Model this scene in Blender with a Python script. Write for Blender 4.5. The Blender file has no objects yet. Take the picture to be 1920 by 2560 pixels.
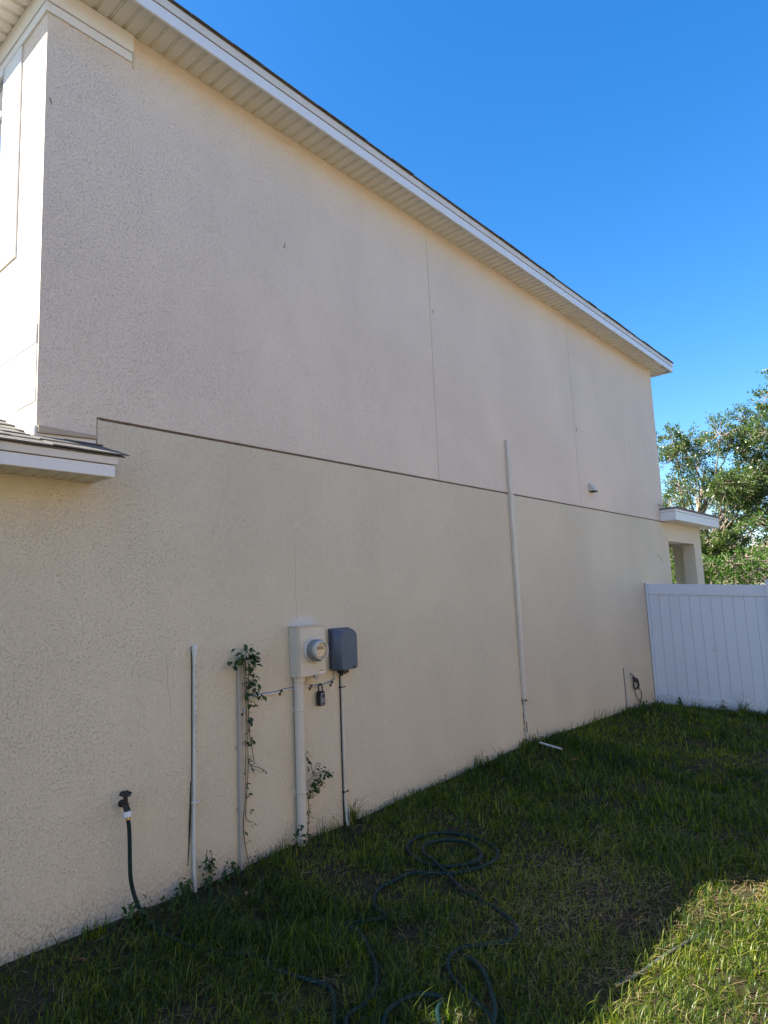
import bpy, bmesh, math, random
import numpy as np
from mathutils import Vector, Matrix
random.seed(7); RNG = np.random.default_rng(11)
S = bpy.context.scene
COL = S.collection

# ------------------------------------------------------------------ camera
cam_d = bpy.data.cameras.new('camera'); cam = bpy.data.objects.new('camera', cam_d); COL.objects.link(cam)
cam_d.sensor_fit = 'VERTICAL'; cam_d.sensor_height = 24.0; cam_d.lens = 24.0*0.65525
cam_d.clip_start = 0.05; cam_d.clip_end = 3000
CAM = Vector((0.0, -3.9133, 1.70))
right = (0.65591769, -0.75364102, -0.04239337); up = (-0.07359961, -0.11974904, 0.99007235); back = (-0.7512357, -0.64628584, -0.1340132)
cam.matrix_world = Matrix(((right[0], up[0], back[0], CAM.x), (right[1], up[1], back[1], CAM.y), (right[2], up[2], back[2], CAM.z), (0, 0, 0, 1)))
S.camera = cam

# ------------------------------------------------------------------ sky and sun
SUN_DIR = Vector((-0.98, 0.79, 1.0)).normalized()          # towards the sun
SUN_EL = math.asin(SUN_DIR.z); SUN_AZ = math.atan2(SUN_DIR.x, SUN_DIR.y)
w = bpy.data.worlds.new('World'); S.world = w; w.use_nodes = True
nt = w.node_tree
bgn = nt.nodes['Background']
sky = nt.nodes.new('ShaderNodeTexSky'); sky.sky_type = 'NISHITA'; sky.sun_disc = False
sky.sun_elevation = SUN_EL; sky.sun_rotation = SUN_AZ
sky.air_density = 1.0; sky.dust_density = 0.6; sky.ozone_density = 3.0
hsv = nt.nodes.new('ShaderNodeHueSaturation'); hsv.inputs['Saturation'].default_value = 1.48; hsv.inputs['Hue'].default_value = 0.506
gam = nt.nodes.new('ShaderNodeGamma'); gam.inputs['Gamma'].default_value = 0.85
nt.links.new(sky.outputs[0], gam.inputs['Color']); nt.links.new(gam.outputs[0], hsv.inputs['Color']); nt.links.new(hsv.outputs[0], bgn.inputs[0]); bgn.inputs[1].default_value = 0.087
sl = bpy.data.lights.new('sun', 'SUN'); so = bpy.data.objects.new('sun', sl); COL.objects.link(so)
sl.energy = 4.2; sl.angle = math.radians(0.5); sl.color = (1.0, 0.93, 0.82)
so.rotation_euler = (-SUN_DIR).to_track_quat('-Z', 'Y').to_euler(); so.location = (-6, 5, 12)
vs = S.view_settings; vs.view_transform = 'Standard'; vs.look = 'None'; vs.exposure = 2.1; vs.gamma = 1.0; vs.use_curve_mapping = False

# ------------------------------------------------------------------ materials
class M:
    """small node-graph helper"""
    def __init__(s, name, rough=0.6, spec=0.4, metal=0.0):
        s.m = bpy.data.materials.new(name); s.m.use_nodes = True; s.t = s.m.node_tree
        s.b = s.t.nodes['Principled BSDF']; s.b.inputs['Roughness'].default_value = rough
        s.b.inputs['Specular IOR Level'].default_value = spec; s.b.inputs['Metallic'].default_value = metal
        s.pos = s.t.nodes.new('ShaderNodeNewGeometry').outputs['Position']
    def n(s, typ, **kw):
        x = s.t.nodes.new(typ)
        for k_, v in kw.items(): setattr(x, k_, v)
        return x
    def val(s, sock, v):
        if isinstance(v, (int, float, tuple)): sock.default_value = v
        else: s.t.links.new(v, sock)
    def noise(s, scale, detail=3, rough=0.5, dist=0.0, vec=None, stretch=None):
        v = vec or s.pos
        if stretch:
            mp = s.n('ShaderNodeMapping'); mp.inputs['Scale'].default_value = stretch
            s.t.links.new(v, mp.inputs['Vector']); v = mp.outputs[0]
        x = s.n('ShaderNodeTexNoise'); s.t.links.new(v, x.inputs['Vector'])
        x.inputs['Scale'].default_value = scale; x.inputs['Detail'].default_value = detail
        x.inputs['Roughness'].default_value = rough; x.inputs['Distortion'].default_value = dist
        return x.outputs['Fac']
    def math(s, op, a, b=0.0, clamp=False):
        x = s.n('ShaderNodeMath', operation=op, use_clamp=clamp); s.val(x.inputs[0], a); s.val(x.inputs[1], b); return x.outputs[0]
    def ramp(s, v, a, b, lo=0.0, hi=1.0):
        x = s.n('ShaderNodeMapRange', interpolation_type='SMOOTHSTEP'); s.val(x.inputs['Value'], v)
        for k_, q in (('From Min', a), ('From Max', b), ('To Min', lo), ('To Max', hi)): x.inputs[k_].default_value = q
        return x.outputs[0]
    def mix(s, f, a, b):
        x = s.n('ShaderNodeMix', data_type='RGBA'); s.val(x.inputs['Factor'], f)
        c4 = lambda c: c+(1.0,) if isinstance(c, tuple) and len(c) == 3 else c
        s.val(x.inputs[6], c4(a)); s.val(x.inputs[7], c4(b)); return x.outputs[2]
    def scalecol(s, col, f):
        x = s.n('ShaderNodeMix', data_type='RGBA', blend_type='MULTIPLY'); x.inputs['Factor'].default_value = 1.0
        s.val(x.inputs[6], col if not isinstance(col, tuple) else col+(1.0,)); s.val(x.inputs[7], f); return x.outputs[2]
    def color(s, c): s.val(s.b.inputs['Base Color'], c+(1.0,) if isinstance(c, tuple) and len(c) == 3 else c); return s
    def bump(s, h, strength=0.5, dist=0.01):
        x = s.n('ShaderNodeBump'); x.inputs['Strength'].default_value = strength; x.inputs['Distance'].default_value = dist
        s.t.links.new(h, x.inputs['Height']); s.t.links.new(x.outputs[0], s.b.inputs['Normal']); return s
    def sep(s):
        x = s.n('ShaderNodeSeparateXYZ'); s.t.links.new(s.pos, x.inputs[0]); return x.outputs

def stucco(name, base, scale, worm=1.0, smooth=False, smear=False):
    m = M(name, rough=0.85, spec=0.2)
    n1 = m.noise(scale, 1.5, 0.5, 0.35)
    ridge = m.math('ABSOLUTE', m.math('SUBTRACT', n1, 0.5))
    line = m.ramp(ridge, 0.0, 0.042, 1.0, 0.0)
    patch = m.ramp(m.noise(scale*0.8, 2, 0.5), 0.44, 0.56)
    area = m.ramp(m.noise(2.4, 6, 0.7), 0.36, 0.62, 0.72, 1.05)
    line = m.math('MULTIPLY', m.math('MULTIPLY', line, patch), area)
    fine = m.noise(scale*4.5, 2, 0.6)
    lump = m.noise(scale*1.4, 1.5, 0.5)
    h = m.math('ADD', m.math('MULTIPLY', line, -1.3*worm), m.math('ADD', m.math('MULTIPLY', fine, 0.3), m.math('MULTIPLY', lump, 0.55)))
    mott = m.ramp(m.noise(0.9, 4, 0.55, 0.0, stretch=(1.0, 1.0, 0.5)), 0.3, 0.72)
    blot = m.ramp(m.noise(4.5, 6, 0.72, 0.0, stretch=(1.0, 1.0, 0.45)), 0.48, 0.72)
    dk = tuple(c*0.94 for c in base); lt = tuple(min(1, c*1.04) for c in base)
    chalk = tuple(min(0.92, 0.78*c + 0.24) for c in base); worn = tuple(c*0.80 for c in base)
    c = m.mix(mott, dk, lt); c = m.mix(m.math('MULTIPLY', blot, 0.13), c, worn)
    med = m.ramp(m.noise(26, 6, 0.8, 0.0, stretch=(1.0, 1.0, 0.7)), 0.49, 0.62)
    c = m.mix(m.math('MULTIPLY', m.math('MULTIPLY', med, m.ramp(m.noise(0.8, 3, 0.6), 0.35, 0.65, 0.25, 1.0)), 0.42), c, chalk)
    streak = m.ramp(m.noise(7.0, 5, 0.65, 0.0, stretch=(1.0, 1.0, 0.05)), 0.60, 0.80)
    c = m.mix(m.math('MULTIPLY', streak, 0.07), c, tuple(q*0.66 for q in base))
    c = m.mix(m.math('MULTIPLY', line, 0.38*worm), c, tuple(q*0.34 for q in base))  # crevice shade painted into the base colour along the worm lines
    if smear:      # chalky sealant smeared on the wall over the meter box
        sx = m.sep(); dx = m.math('SUBTRACT', sx[0], 3.53); dz = m.math('MULTIPLY', m.math('SUBTRACT', sx[2], 1.565), 2.1)
        dd = m.math('SQRT', m.math('ADD', m.math('MULTIPLY', dx, dx), m.math('MULTIPLY', dz, dz)))
        sm = m.ramp(m.math('ADD', dd, m.math('MULTIPLY', m.noise(22, 4, 0.6), 0.12)), 0.13, 0.24, 0.55, 0.0)
        c = m.mix(sm, c, (0.66, 0.66, 0.70))
    # soil splashed on the lowest courses of render, in specks
    z = m.sep()[2]
    low = m.ramp(m.math('ADD', z, m.math('MULTIPLY', m.noise(2.2, 3, 0.6), -0.34)), -0.22, 0.10, 1.0, 0.0)
    spk = m.ramp(m.noise(52, 6, 0.75), 0.44, 0.66)
    c = m.mix(m.math('MULTIPLY', m.math('MULTIPLY', low, spk), 0.75), c, (0.13, 0.095, 0.075))
    m.color(c)
    if smooth: m.bump(m.math('MULTIPLY', h, 0.35), 0.6, 0.003)
    else: m.bump(m.math('MULTIPLY', h, m.ramp(m.noise(2.6, 4, 0.6), 0.3, 0.7, 0.55, 1.1)), 0.75, 0.0028)
    return m.m

MAT = {}
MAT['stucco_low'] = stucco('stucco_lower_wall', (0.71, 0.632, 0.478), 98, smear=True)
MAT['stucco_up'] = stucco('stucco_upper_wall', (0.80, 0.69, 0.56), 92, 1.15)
MAT['stucco_trim'] = stucco('stucco_white_trim', (0.80, 0.79, 0.76), 34, 0.25, smooth=True)

def paint(name, col, rough=0.45, dirt=0.25, scale=6, spec=0.4, dcol=None, bump=0.0):
    m = M(name, rough, spec)
    d = m.ramp(m.noise(scale, 5, 0.65, 0.4, stretch=(1, 1, 0.4)), 0.45, 0.78)
    f = m.noise(scale*14, 3, 0.6)
    c = m.mix(m.math('MULTIPLY', d, dirt), col, dcol or tuple(q*0.6 for q in col))
    c = m.mix(m.math('MULTIPLY', m.ramp(f, 0.55, 0.75), dirt*0.5), c, tuple(q*0.5 for q in col))
    m.color(c)
    if bump: m.bump(f, bump, 0.002)
    return m.m
MAT['fascia'] = paint('white_aluminium', (0.78, 0.79, 0.79), 0.35, 0.12)
MAT['drip'] = paint('drip_edge_offwhite', (0.72, 0.68, 0.60), 0.4, 0.3)
def vinyl_mat():
    m = M('white_vinyl', 0.35, 0.4); z = m.sep()[2]
    d = m.ramp(m.noise(3.5, 5, 0.65, 0.3, stretch=(1, 1, 0.3)), 0.45, 0.8)
    c = m.mix(m.math('MULTIPLY', d, 0.16), (0.68, 0.73, 0.80), (0.48, 0.51, 0.53))
    g = m.math('MULTIPLY', m.ramp(m.math('ADD', z, m.math('MULTIPLY', m.noise(4, 4, 0.6), -0.5)), -0.32, 0.02, 1.0, 0.0), m.ramp(m.noise(38, 5, 0.7), 0.42, 0.62))
    m.color(m.mix(m.math('MULTIPLY', g, 0.6), c, (0.20, 0.20, 0.12))); return m.m
MAT['vinyl'] = vinyl_mat()
MAT['flash'] = paint('painted_flashing', (0.44, 0.36, 0.27), 0.5, 0.5, 12, dcol=(0.22, 0.18, 0.14))
MAT['pvc'] = paint('aged_white_pvc', (0.66, 0.67, 0.63), 0.5, 0.5, 30, dcol=(0.30, 0.30, 0.26))
MAT['pipe_tan'] = paint('tan_painted_pipe', (0.66, 0.60, 0.50), 0.5, 0.3, 12)
MAT['pipe_grey'] = paint('weathered_painted_conduit', (0.44, 0.41, 0.35), 0.6, 0.45, 14)
MAT['meterbox'] = paint('beige_enamel', (0.63, 0.58, 0.48), 0.35, 0.12, 10)
MAT['grey_plastic'] = paint('slate_grey_plastic', (0.075, 0.105, 0.155), 0.45, 0.25, 9, dcol=(0.15, 0.165, 0.18))
MAT['steel'] = M('dull_steel', 0.4, 0.5, 0.6).color((0.27, 0.30, 0.31)).m
MAT['ring'] = paint('pale_meter_ring', (0.60, 0.58, 0.52), 0.3, 0.1)
MAT['black'] = paint('black_plastic', (0.018, 0.019, 0.022), 0.45, 0.2, 30, dcol=(0.05, 0.05, 0.05))
MAT['castiron'] = paint('dark_painted_iron', (0.035, 0.03, 0.027), 0.6, 0.5, 60, dcol=(0.09, 0.055, 0.03), bump=0.4)
MAT['cable'] = paint('white_cable_sheath', (0.74, 0.73, 0.69), 0.45, 0.25, 25)
MAT['dgrey'] = paint('grey_enamel', (0.20, 0.22, 0.25), 0.4, 0.2, 20)
MAT['brass'] = M('brass', 0.35, 0.5, 0.9).color((0.55, 0.40, 0.16)).m
MAT['groove'] = paint('dirty_joint_strip', (0.17, 0.125, 0.085), 0.9, 0.9, 22, dcol=(0.035, 0.028, 0.02))
MAT['jgroove'] = paint('joint_backing_strip', (0.34, 0.30, 0.26), 0.9, 0.5, 22)  # darker backing strip in the vertical joints, also colours the hairline cracks
MAT['label_w'] = paint('label_white', (0.75, 0.76, 0.78), 0.5, 0.1)
MAT['label_y'] = paint('label_yellow', (0.62, 0.50, 0.10), 0.5, 0.1)
MAT['lcd'] = paint('lcd_grey', (0.035, 0.045, 0.035), 0.25, 0.1)
MAT['dial'] = paint('dial_face', (0.30, 0.34, 0.33), 0.4, 0.05)
MAT['rust'] = paint('rust_stain', (0.16, 0.075, 0.035), 0.9, 0.8, 60, dcol=(0.03, 0.02, 0.015))
MAT['soffit_plain'] = paint('soffit_beige_aluminium', (0.86, 0.83, 0.75), 0.45, 0.12)
MAT['peel'] = paint('peeled_paint_scar', (0.10, 0.12, 0.11), 0.8, 0.4, 50)

def soffit_mat():
    m = M('perforated_soffit', 0.45, 0.35)
    v = m.n('ShaderNodeTexVoronoi', feature='F1'); v.inputs['Scale'].default_value = 95; v.inputs['Randomness'].default_value = 0.0
    m.t.links.new(m.pos, v.inputs['Vector'])
    dots = m.ramp(v.outputs['Distance'], 0.25, 0.38, 1.0, 0.0)
    d = m.ramp(m.noise(5, 4, 0.6), 0.4, 0.75)
    base = m.mix(m.math('MULTIPLY', d, 0.25), (0.80, 0.77, 0.69), (0.60, 0.56, 0.47))
    m.color(m.mix(m.math('MULTIPLY', dots, 0.8), base, (0.10, 0.085, 0.06))); return m.m
MAT['soffit'] = soffit_mat()

def shingle_mat():
    m = M('asphalt_shingles', 0.85, 0.3)
    a = m.noise(260, 2, 0.7); b = m.ramp(m.noise(7, 3, 0.5, stretch=(1, 3, 1)), 0.35, 0.7)
    c = m.mix(b, (0.075, 0.066, 0.058), (0.16, 0.145, 0.125)); c = m.mix(m.ramp(a, 0.35, 0.75), c, (0.27, 0.25, 0.22))
    m.color(c); m.bump(a, 0.7, 0.004); return m.m
MAT['shingle'] = shingle_mat()

def glass_mat():
    m = M('window_glass', 0.04, 0.9); m.color((0.10, 0.12, 0.14)); m.b.inputs['Coat Weight'].default_value = 0.6; return m.m
MAT['glass'] = glass_mat()
def clear_mat():
    m = M('clear_meter_cover', 0.03, 0.5); tr = m.n('ShaderNodeBsdfTransparent'); gl = m.n('ShaderNodeBsdfGlossy'); gl.inputs['Roughness'].default_value = 0.04
    mx = m.n('ShaderNodeMixShader'); fr = m.n('ShaderNodeFresnel'); fr.inputs['IOR'].default_value = 1.35; m.t.links.new(fr.outputs[0], mx.inputs[0])
    m.t.links.new(tr.outputs[0], mx.inputs[1]); m.t.links.new(gl.outputs[0], mx.inputs[2]); m.t.links.new(mx.outputs[0], m.t.nodes['Material Output'].inputs['Surface']); return m.m
MAT['clear'] = clear_mat()
def hose_mat(name, col, col2):
    m = M(name, 0.5, 0.2); m.color(m.mix(m.ramp(m.noise(18, 4, 0.6), 0.4, 0.75), col, col2)); return m.m
MAT['hose'] = hose_mat('dark_green_hose', (0.006, 0.024, 0.022), (0.014, 0.038, 0.034))
MAT['hose_grey'] = hose_mat('grey_hose', (0.07, 0.085, 0.08), (0.12, 0.12, 0.10))

def leaf_mat(name, c1, c2, c3, trans=0.35, rough=0.45, spec=0.4):
    m = M(name, rough, spec)
    a = m.n('ShaderNodeAttribute', attribute_name='tone')
    v = a.outputs['Fac']
    cr = m.n('ShaderNodeValToRGB'); m.t.links.new(v, cr.inputs[0])
    e = cr.color_ramp.elements; e[0].color = c1+(1,); e[1].color = c3+(1,); e[1].position = 1.0
    x = cr.color_ramp.elements.new(0.5); x.color = c2+(1,)
    m.color(cr.outputs[0])
    t = m.n('ShaderNodeBsdfTranslucent'); hs = m.n('ShaderNodeHueSaturation'); hs.inputs['Value'].default_value = 1.7; hs.inputs['Saturation'].default_value = 1.15
    m.t.links.new(cr.outputs[0], hs.inputs['Color']); m.t.links.new(hs.outputs[0], t.inputs[0])
    mx = m.n('ShaderNodeMixShader'); mx.inputs[0].default_value = trans
    m.t.links.new(m.b.outputs[0], mx.inputs[1]); m.t.links.new(t.outputs[0], mx.inputs[2])
    m.t.links.new(mx.outputs[0], m.t.nodes['Material Output'].inputs['Surface']); return m.m
MAT['grass'] = leaf_mat('grass_blades', (0.016, 0.040, 0.004), (0.048, 0.096, 0.008), (0.25, 0.28, 0.040), 0.5, 0.4, 0.45)
MAT['straw'] = leaf_mat('dry_grass', (0.10, 0.072, 0.030), (0.22, 0.16, 0.07), (0.36, 0.28, 0.14), 0.2, 0.7, 0.2)
MAT['weedleaf'] = leaf_mat('weed_leaves', (0.022, 0.05, 0.014), (0.04, 0.085, 0.02), (0.07, 0.125, 0.03), 0.3)
MAT['oakleaf'] = leaf_mat('oak_leaves', (0.038, 0.078, 0.018), (0.080, 0.130, 0.028), (0.15, 0.19, 0.055), 0.34, 0.32, 0.6)
MAT['hedgeleaf'] = leaf_mat('hedge_leaves', (0.030, 0.075, 0.010), (0.060, 0.130, 0.016), (0.10, 0.17, 0.026), 0.35, 0.45, 0.3)
MAT['dryleaf'] = leaf_mat('dead_leaf', (0.17, 0.08, 0.035), (0.26, 0.13, 0.06), (0.40, 0.25, 0.13), 0.25, 0.7, 0.2)
MAT['stem'] = paint('vine_stem', (0.12, 0.085, 0.05), 0.8, 0.3, 40)
MAT['bark'] = paint('pale_bark', (0.27, 0.22, 0.17), 0.9, 0.6, 9, dcol=(0.12, 0.10, 0.08), bump=0.6)

def ground_mat():
    m = M('lawn_soil', 0.95, 0.1)
    a = m.ramp(m.noise(2.2, 5, 0.65), 0.38, 0.66); b = m.noise(90, 4, 0.7); c2 = m.ramp(m.noise(16, 4, 0.7), 0.4, 0.7)
    c = m.mix(a, (0.050, 0.036, 0.024), (0.045, 0.055, 0.020)); c = m.mix(m.math('MULTIPLY', c2, 0.6), c, (0.11, 0.08, 0.045))
    c = m.mix(m.ramp(b, 0.56, 0.72), c, (0.20, 0.155, 0.085)); c = m.mix(m.ramp(b, 0.44, 0.30), c, (0.018, 0.014, 0.010))
    m.color(c); m.bump(b, 0.9, 0.02); return m.m
MAT['ground'] = ground_mat()

# ------------------------------------------------------------------ mesh helpers
class MB:
    def __init__(s): s.v = []; s.f = []; s.mi = []; s.tone = []
    def add(s, vs, fs, mi=0, tone=0.5):
        o = len(s.v); s.v += [tuple(v) for v in vs]; s.tone += [tone]*len(vs)
        s.f += [tuple(i+o for i in f) for f in fs]; s.mi += [mi]*len(fs); return s
    def box(s, x0, x1, y0, y1, z0, z1, mi=0):
        vs = [(x, y, z) for z in (z0, z1) for y in (y0, y1) for x in (x0, x1)]
        return s.add(vs, [(0, 2, 3, 1), (4, 5, 7, 6), (0, 1, 5, 4), (2, 6, 7, 3), (0, 4, 6, 2), (1, 3, 7, 5)], mi)
    def prism(s, poly, axis, a, b, mi=0):
        """poly: 2-D outline; axis the extrusion axis (x,y,z); counter-clockwise not required"""
        def P(p, t): return {'x': (t, p[0], p[1]), 'y': (p[0], t, p[1]), 'z': (p[0], p[1], t)}[axis]
        n = len(poly); vs = [P(p, a) for p in poly]+[P(p, b) for p in poly]
        fs = [tuple(range(n))[::-1], tuple(range(n, 2*n))]+[(i, (i+1) % n, n+(i+1) % n, n+i) for i in range(n)]
        return s.add(vs, fs, mi)
    def tube(s, pts, r, n=10, cap=True, mi=0):
        pts = [Vector(p) for p in pts]; rs = r if isinstance(r, (list, tuple)) else [r]*len(pts)
        vs = []; prev = None
        for i, p in enumerate(pts):
            d = (pts[min(i+1, len(pts)-1)]-pts[max(i-1, 0)]).normalized()
            if prev is None:
                a = d.orthogonal().normalized()
            else:
                a = (prev-d*prev.dot(d)); a = a.normalized() if a.length > 1e-6 else d.orthogonal().normalized()
            prev = a; b = d.cross(a)
            for k in range(n):
                t = 2*math.pi*k/n; vs.append(p+(a*math.cos(t)+b*math.sin(t))*rs[i])
        fs = [(i*n+k, i*n+(k+1) % n, (i+1)*n+(k+1) % n, (i+1)*n+k) for i in range(len(pts)-1) for k in range(n)]
        if cap: fs += [tuple(range(n))[::-1], tuple((len(pts)-1)*n+k for k in range(n))]
        return s.add(vs, fs, mi)
    def lathe(s, prof, origin, axis, n=28, mi=0, cap=True):
        """prof: (distance along axis, radius)"""
        o = Vector(origin); ax = Vector(axis).normalized(); a = ax.orthogonal().normalized(); b = ax.cross(a)
        vs = []
        for (t, r) in prof:
            for k in range(n):
                q = 2*math.pi*k/n; vs.append(o+ax*t+(a*math.cos(q)+b*math.sin(q))*r)
        fs = [(i*n+k, i*n+(k+1) % n, (i+1)*n+(k+1) % n, (i+1)*n+k) for i in range(len(prof)-1) for k in range(n)]
        if cap: fs += [tuple(range(n))[::-1], tuple((len(prof)-1)*n+k for k in range(n))]
        return s.add(vs, fs, mi)
    def build(s, name, mats, parent=None, bevel=0.0, smooth=True, ang=35, recalc=True):
        base = Vector((0, 0, 0))
        p = parent
        while p is not None: base += p.location; p = p.parent
        me = bpy.data.meshes.new(name)
        me.from_pydata([(v[0]-base.x, v[1]-base.y, v[2]-base.z) for v in s.v], [], s.f)
        mats = mats if isinstance(mats, (list, tuple)) else [mats]
        for m in mats: me.materials.append(MAT[m])
        if len(mats) > 1: me.polygons.foreach_set('material_index', s.mi)
        at = me.attributes.new('tone', 'FLOAT', 'POINT'); at.data.foreach_set('value', s.tone)
        if recalc:
            bm = bmesh.new(); bm.from_mesh(me); bmesh.ops.recalc_face_normals(bm, faces=bm.faces)
            if bevel: bmesh.ops.bevel(bm, geom=[e for e in bm.edges if len(e.link_faces) == 2 and e.calc_face_angle(0) > 0.6], offset=bevel, segments=2, affect='EDGES', clamp_overlap=True)
            bm.to_mesh(me); bm.free()
        if smooth:
            me.polygons.foreach_set('use_smooth', [True]*len(me.polygons)); me.set_sharp_from_angle(angle=math.radians(ang))
        o = bpy.data.objects.new(name, me); COL.objects.link(o)
        if parent is not None: o.parent = parent
        return o

def tag(o, label, cat, group=None, kind=None):
    if label: o['label'] = label
    if cat: o['category'] = cat
    if group: o['group'] = group
    if kind: o['kind'] = kind
    return o
def thing(name, loc, label, cat, group=None):
    o = bpy.data.objects.new(name, None); COL.objects.link(o); o.location = loc; o.empty_display_size = 0.1
    return tag(o, label, cat, group)
def spline(pts, per=8):
    """Catmull-Rom through pts"""
    P = [Vector(p) for p in pts]; P = [P[0]*2-P[1]]+P+[P[-1]*2-P[-2]]; out = []
    for i in range(1, len(P)-2):
        for k in range(per):
            t = k/per; a, b, c, d = P[i-1], P[i], P[i+1], P[i+2]
            out.append(0.5*((2*b)+(c-a)*t+(2*a-5*b+4*c-d)*t*t+(-a+3*b-3*c+d)*t**3))
    out.append(P[-2]); return out

# value noise for the terrain and the grass
_LAT = RNG.random((256, 256))
def vnoise(x, y, f):
    x = np.asarray(x, float)*f+57.3; y = np.asarray(y, float)*f+91.7
    ix = np.floor(x).astype(int); iy = np.floor(y).astype(int); fx = x-ix; fy = y-iy
    fx = fx*fx*(3-2*fx); fy = fy*fy*(3-2*fy); g = lambda a, b: _LAT[a % 256, b % 256]
    return (g(ix, iy)*(1-fx)+g(ix+1, iy)*fx)*(1-fy)+(g(ix, iy+1)*(1-fx)+g(ix+1, iy+1)*fx)*fy
def gz(x, y):
    x = np.asarray(x, float); y = np.asarray(y, float)
    z = -0.055*np.clip(-y, 0, 6)
    z = z+np.interp(x, [1.4, 2.6, 3.4, 4, 6.8, 9.7, 10.9, 13], [-.03, -.035, -.005, -.005, .085, .03, -.03, -.05])*np.clip(1+y/1.5, 0, 1)
    near = np.clip((25-np.abs(x))/10, 0, 1)
    return z+near*(0.045*(vnoise(x, y, 1.6)-0.5)+0.02*(vnoise(x, y, 5)-0.5))*np.clip(-y*4, 0.15, 1)
def gzf(x, y): return float(gz(x, y))

# ------------------------------------------------------------------ ground
def ground():
    xs = np.concatenate([[-900, -300, -100, -40, -20, -10, -5, -2], np.arange(-1, 13, 0.07), [13.5, 14.5, 16, 18, 21, 25, 35, 60, 150, 400, 900]])
    ys = np.concatenate([[-900, -300, -100, -40, -20, -12, -9, -7.5], np.arange(-6.5, 0.3, 0.07), [1, 3, 6, 12, 30, 100, 300, 900]])
    X, Y = np.meshgrid(xs, ys); Z = gz(X, Y)
    v = np.stack([X.ravel(), Y.ravel(), Z.ravel()], 1); nx = len(xs)
    f = [(j*nx+i, j*nx+i+1, (j+1)*nx+i+1, (j+1)*nx+i) for j in range(len(ys)-1) for i in range(nx-1)]
    b = MB(); b.v = [tuple(p) for p in v]; b.f = f; b.mi = [0]*len(f); b.tone = [0.5]*len(v)
    o = b.build('ground', 'ground', recalc=False); tag(o, 'sloping lawn soil beside the house', 'ground', kind='structure')
ground()

# ------------------------------------------------------------------ the house
X0, X1 = 1.539, 12.075          # upper storey front and rear corners
BAND, SOF = 2.893, 5.645
house = thing('house', (X0, 0, 0), 'two storey beige stucco house with white eaves, its blank side wall in shade', 'house')

b = MB()                                                        # lower side wall, with the notch under the front roof end
b.prism([(0.15, -0.8), (X1, -0.8), (X1, BAND-0.009), (1.897, BAND-0.009), (1.897, 2.715), (0.15, 2.49)], 'y', 0.0, 0.2)
b.build('lower_wall', 'stucco_low', house)
b = MB(); b.prism([(-7.5, .82), (0.15, .82), (0.15, .2), (.35, .2), (.35, 1.0), (-7.5, 1.0)], 'z', -0.8, 2.49); b.build('setback_wall', 'stucco_low', house)
b = MB()                                                        # three upper panels
b.prism([(X0, 2.735), (1.890, 2.775), (1.890, BAND+0.009), (5.419, BAND+0.009), (5.419, SOF+.08), (X0, SOF+.08)], 'y', 0.0, 0.2)
b.box(5.426, 8.703, 0.0, 0.2, BAND+0.009, SOF+.08)
b.box(8.711, X1, 0.0, 0.2, BAND+0.009, SOF+.08)
b.build('upper_wall', 'stucco_up', house)
b = MB(); b.box(1.885, X1-.01, 0.007, 0.05, BAND-.03, BAND+.03)
b.build('expansion_joint', 'groove', house)
b = MB()
for x, z0, z1 in ((5.4225, BAND+.01, SOF), (8.707, BAND+.01, SOF), (1.895, 2.74, BAND)):
    b = MB(); b.box(x-.02, x+.02, 0.004, 0.05, z0, z1); b.build('vertical_joint', 'jgroove', house)
b = MB()                                                        # rest of the shell: front wall of the upper storey, garage front, rear
b.box(X0, X0+.2, 0.203, 7.8, 2.4, SOF+.08)
b.build('front_wall', 'stucco_up', house)
b = MB(); b.box(X1-.2, X1-.003, 0.203, 7.8, -0.8, SOF+.08); b.box(-7.5, X1, 7.8, 8.0, -0.8, SOF-3.1); b.box(X0, X1, 7.803, 8.0, SOF-3.09, SOF+.08)
b.build('rear_wall', 'stucco_up', house)

# soffit: ribbed perforated panels, 10 cm pitch
OV = 0.306
def soffit_strip(b, x0, x1, y0, y1, z, along='x', pitch=0.1007):
    prof = []; n = max(1, int(round((x1-x0)/pitch))); p = (x1-x0)/n
    for i in range(n):
        a = x0+i*p
        prof += [(a, z), (a+p*.66, z), (a+p*.70, z+.014), (a+p*.80, z+.014), (a+p*.83, z+.003), (a+p*.86, z+.014), (a+p*.96, z+.014)]
    prof.append((x1, z))
    vs = []; fs = []; mi = []
    for t, zz in prof:
        if along == 'x': vs += [(t, y0, zz), (t, y1, zz)]
        else: vs += [(y0, t, zz), (y1, t, zz)]
    for i in range(len(prof)-1): fs.append((2*i, 2*i+1, 2*i+3, 2*i+2)); mi.append(0 if i % 7 == 0 else 1)
    b.add(vs, fs); b.mi[-len(fs):] = mi
b = MB()
soffit_strip(b, X0, X1-.01, -OV+.005, -0.001, SOF)
soffit_strip(b, -OV+.005, 7.8, X0-OV+.005, X0-.001, SOF, 'y')
soffit_strip(b, -OV+.005, 8.0, X1-.002, X1+OV-.005, SOF, 'y')
b.build('soffit', ['soffit', 'soffit_plain'], house, smooth=False)
ex0, ex1, ey0, ey1 = X0-OV, X1+OV, -OV, 8.3
def eave_board(b, o, z0, z1, t):
    b.box(ex0-o, ex1+o, ey0-o, ey0-o+t, z0, z1); b.box(ex0-o, ex1+o, ey1+o-t, ey1+o, z0, z1)
    b.box(ex0-o, ex0-o+t, ey0-o+t, ey1+o-t, z0, z1); b.box(ex1+o-t, ex1+o, ey0-o+t, ey1+o-t, z0, z1)
b = MB(); eave_board(b, 0.0, 5.612, 5.702, 0.02); b.build('fascia', 'fascia', house, bevel=0.002)
b = MB(); eave_board(b, 0.007, 5.706, 5.774, 0.02); b.build('drip_edge', 'drip', house, bevel=0.002)
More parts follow.
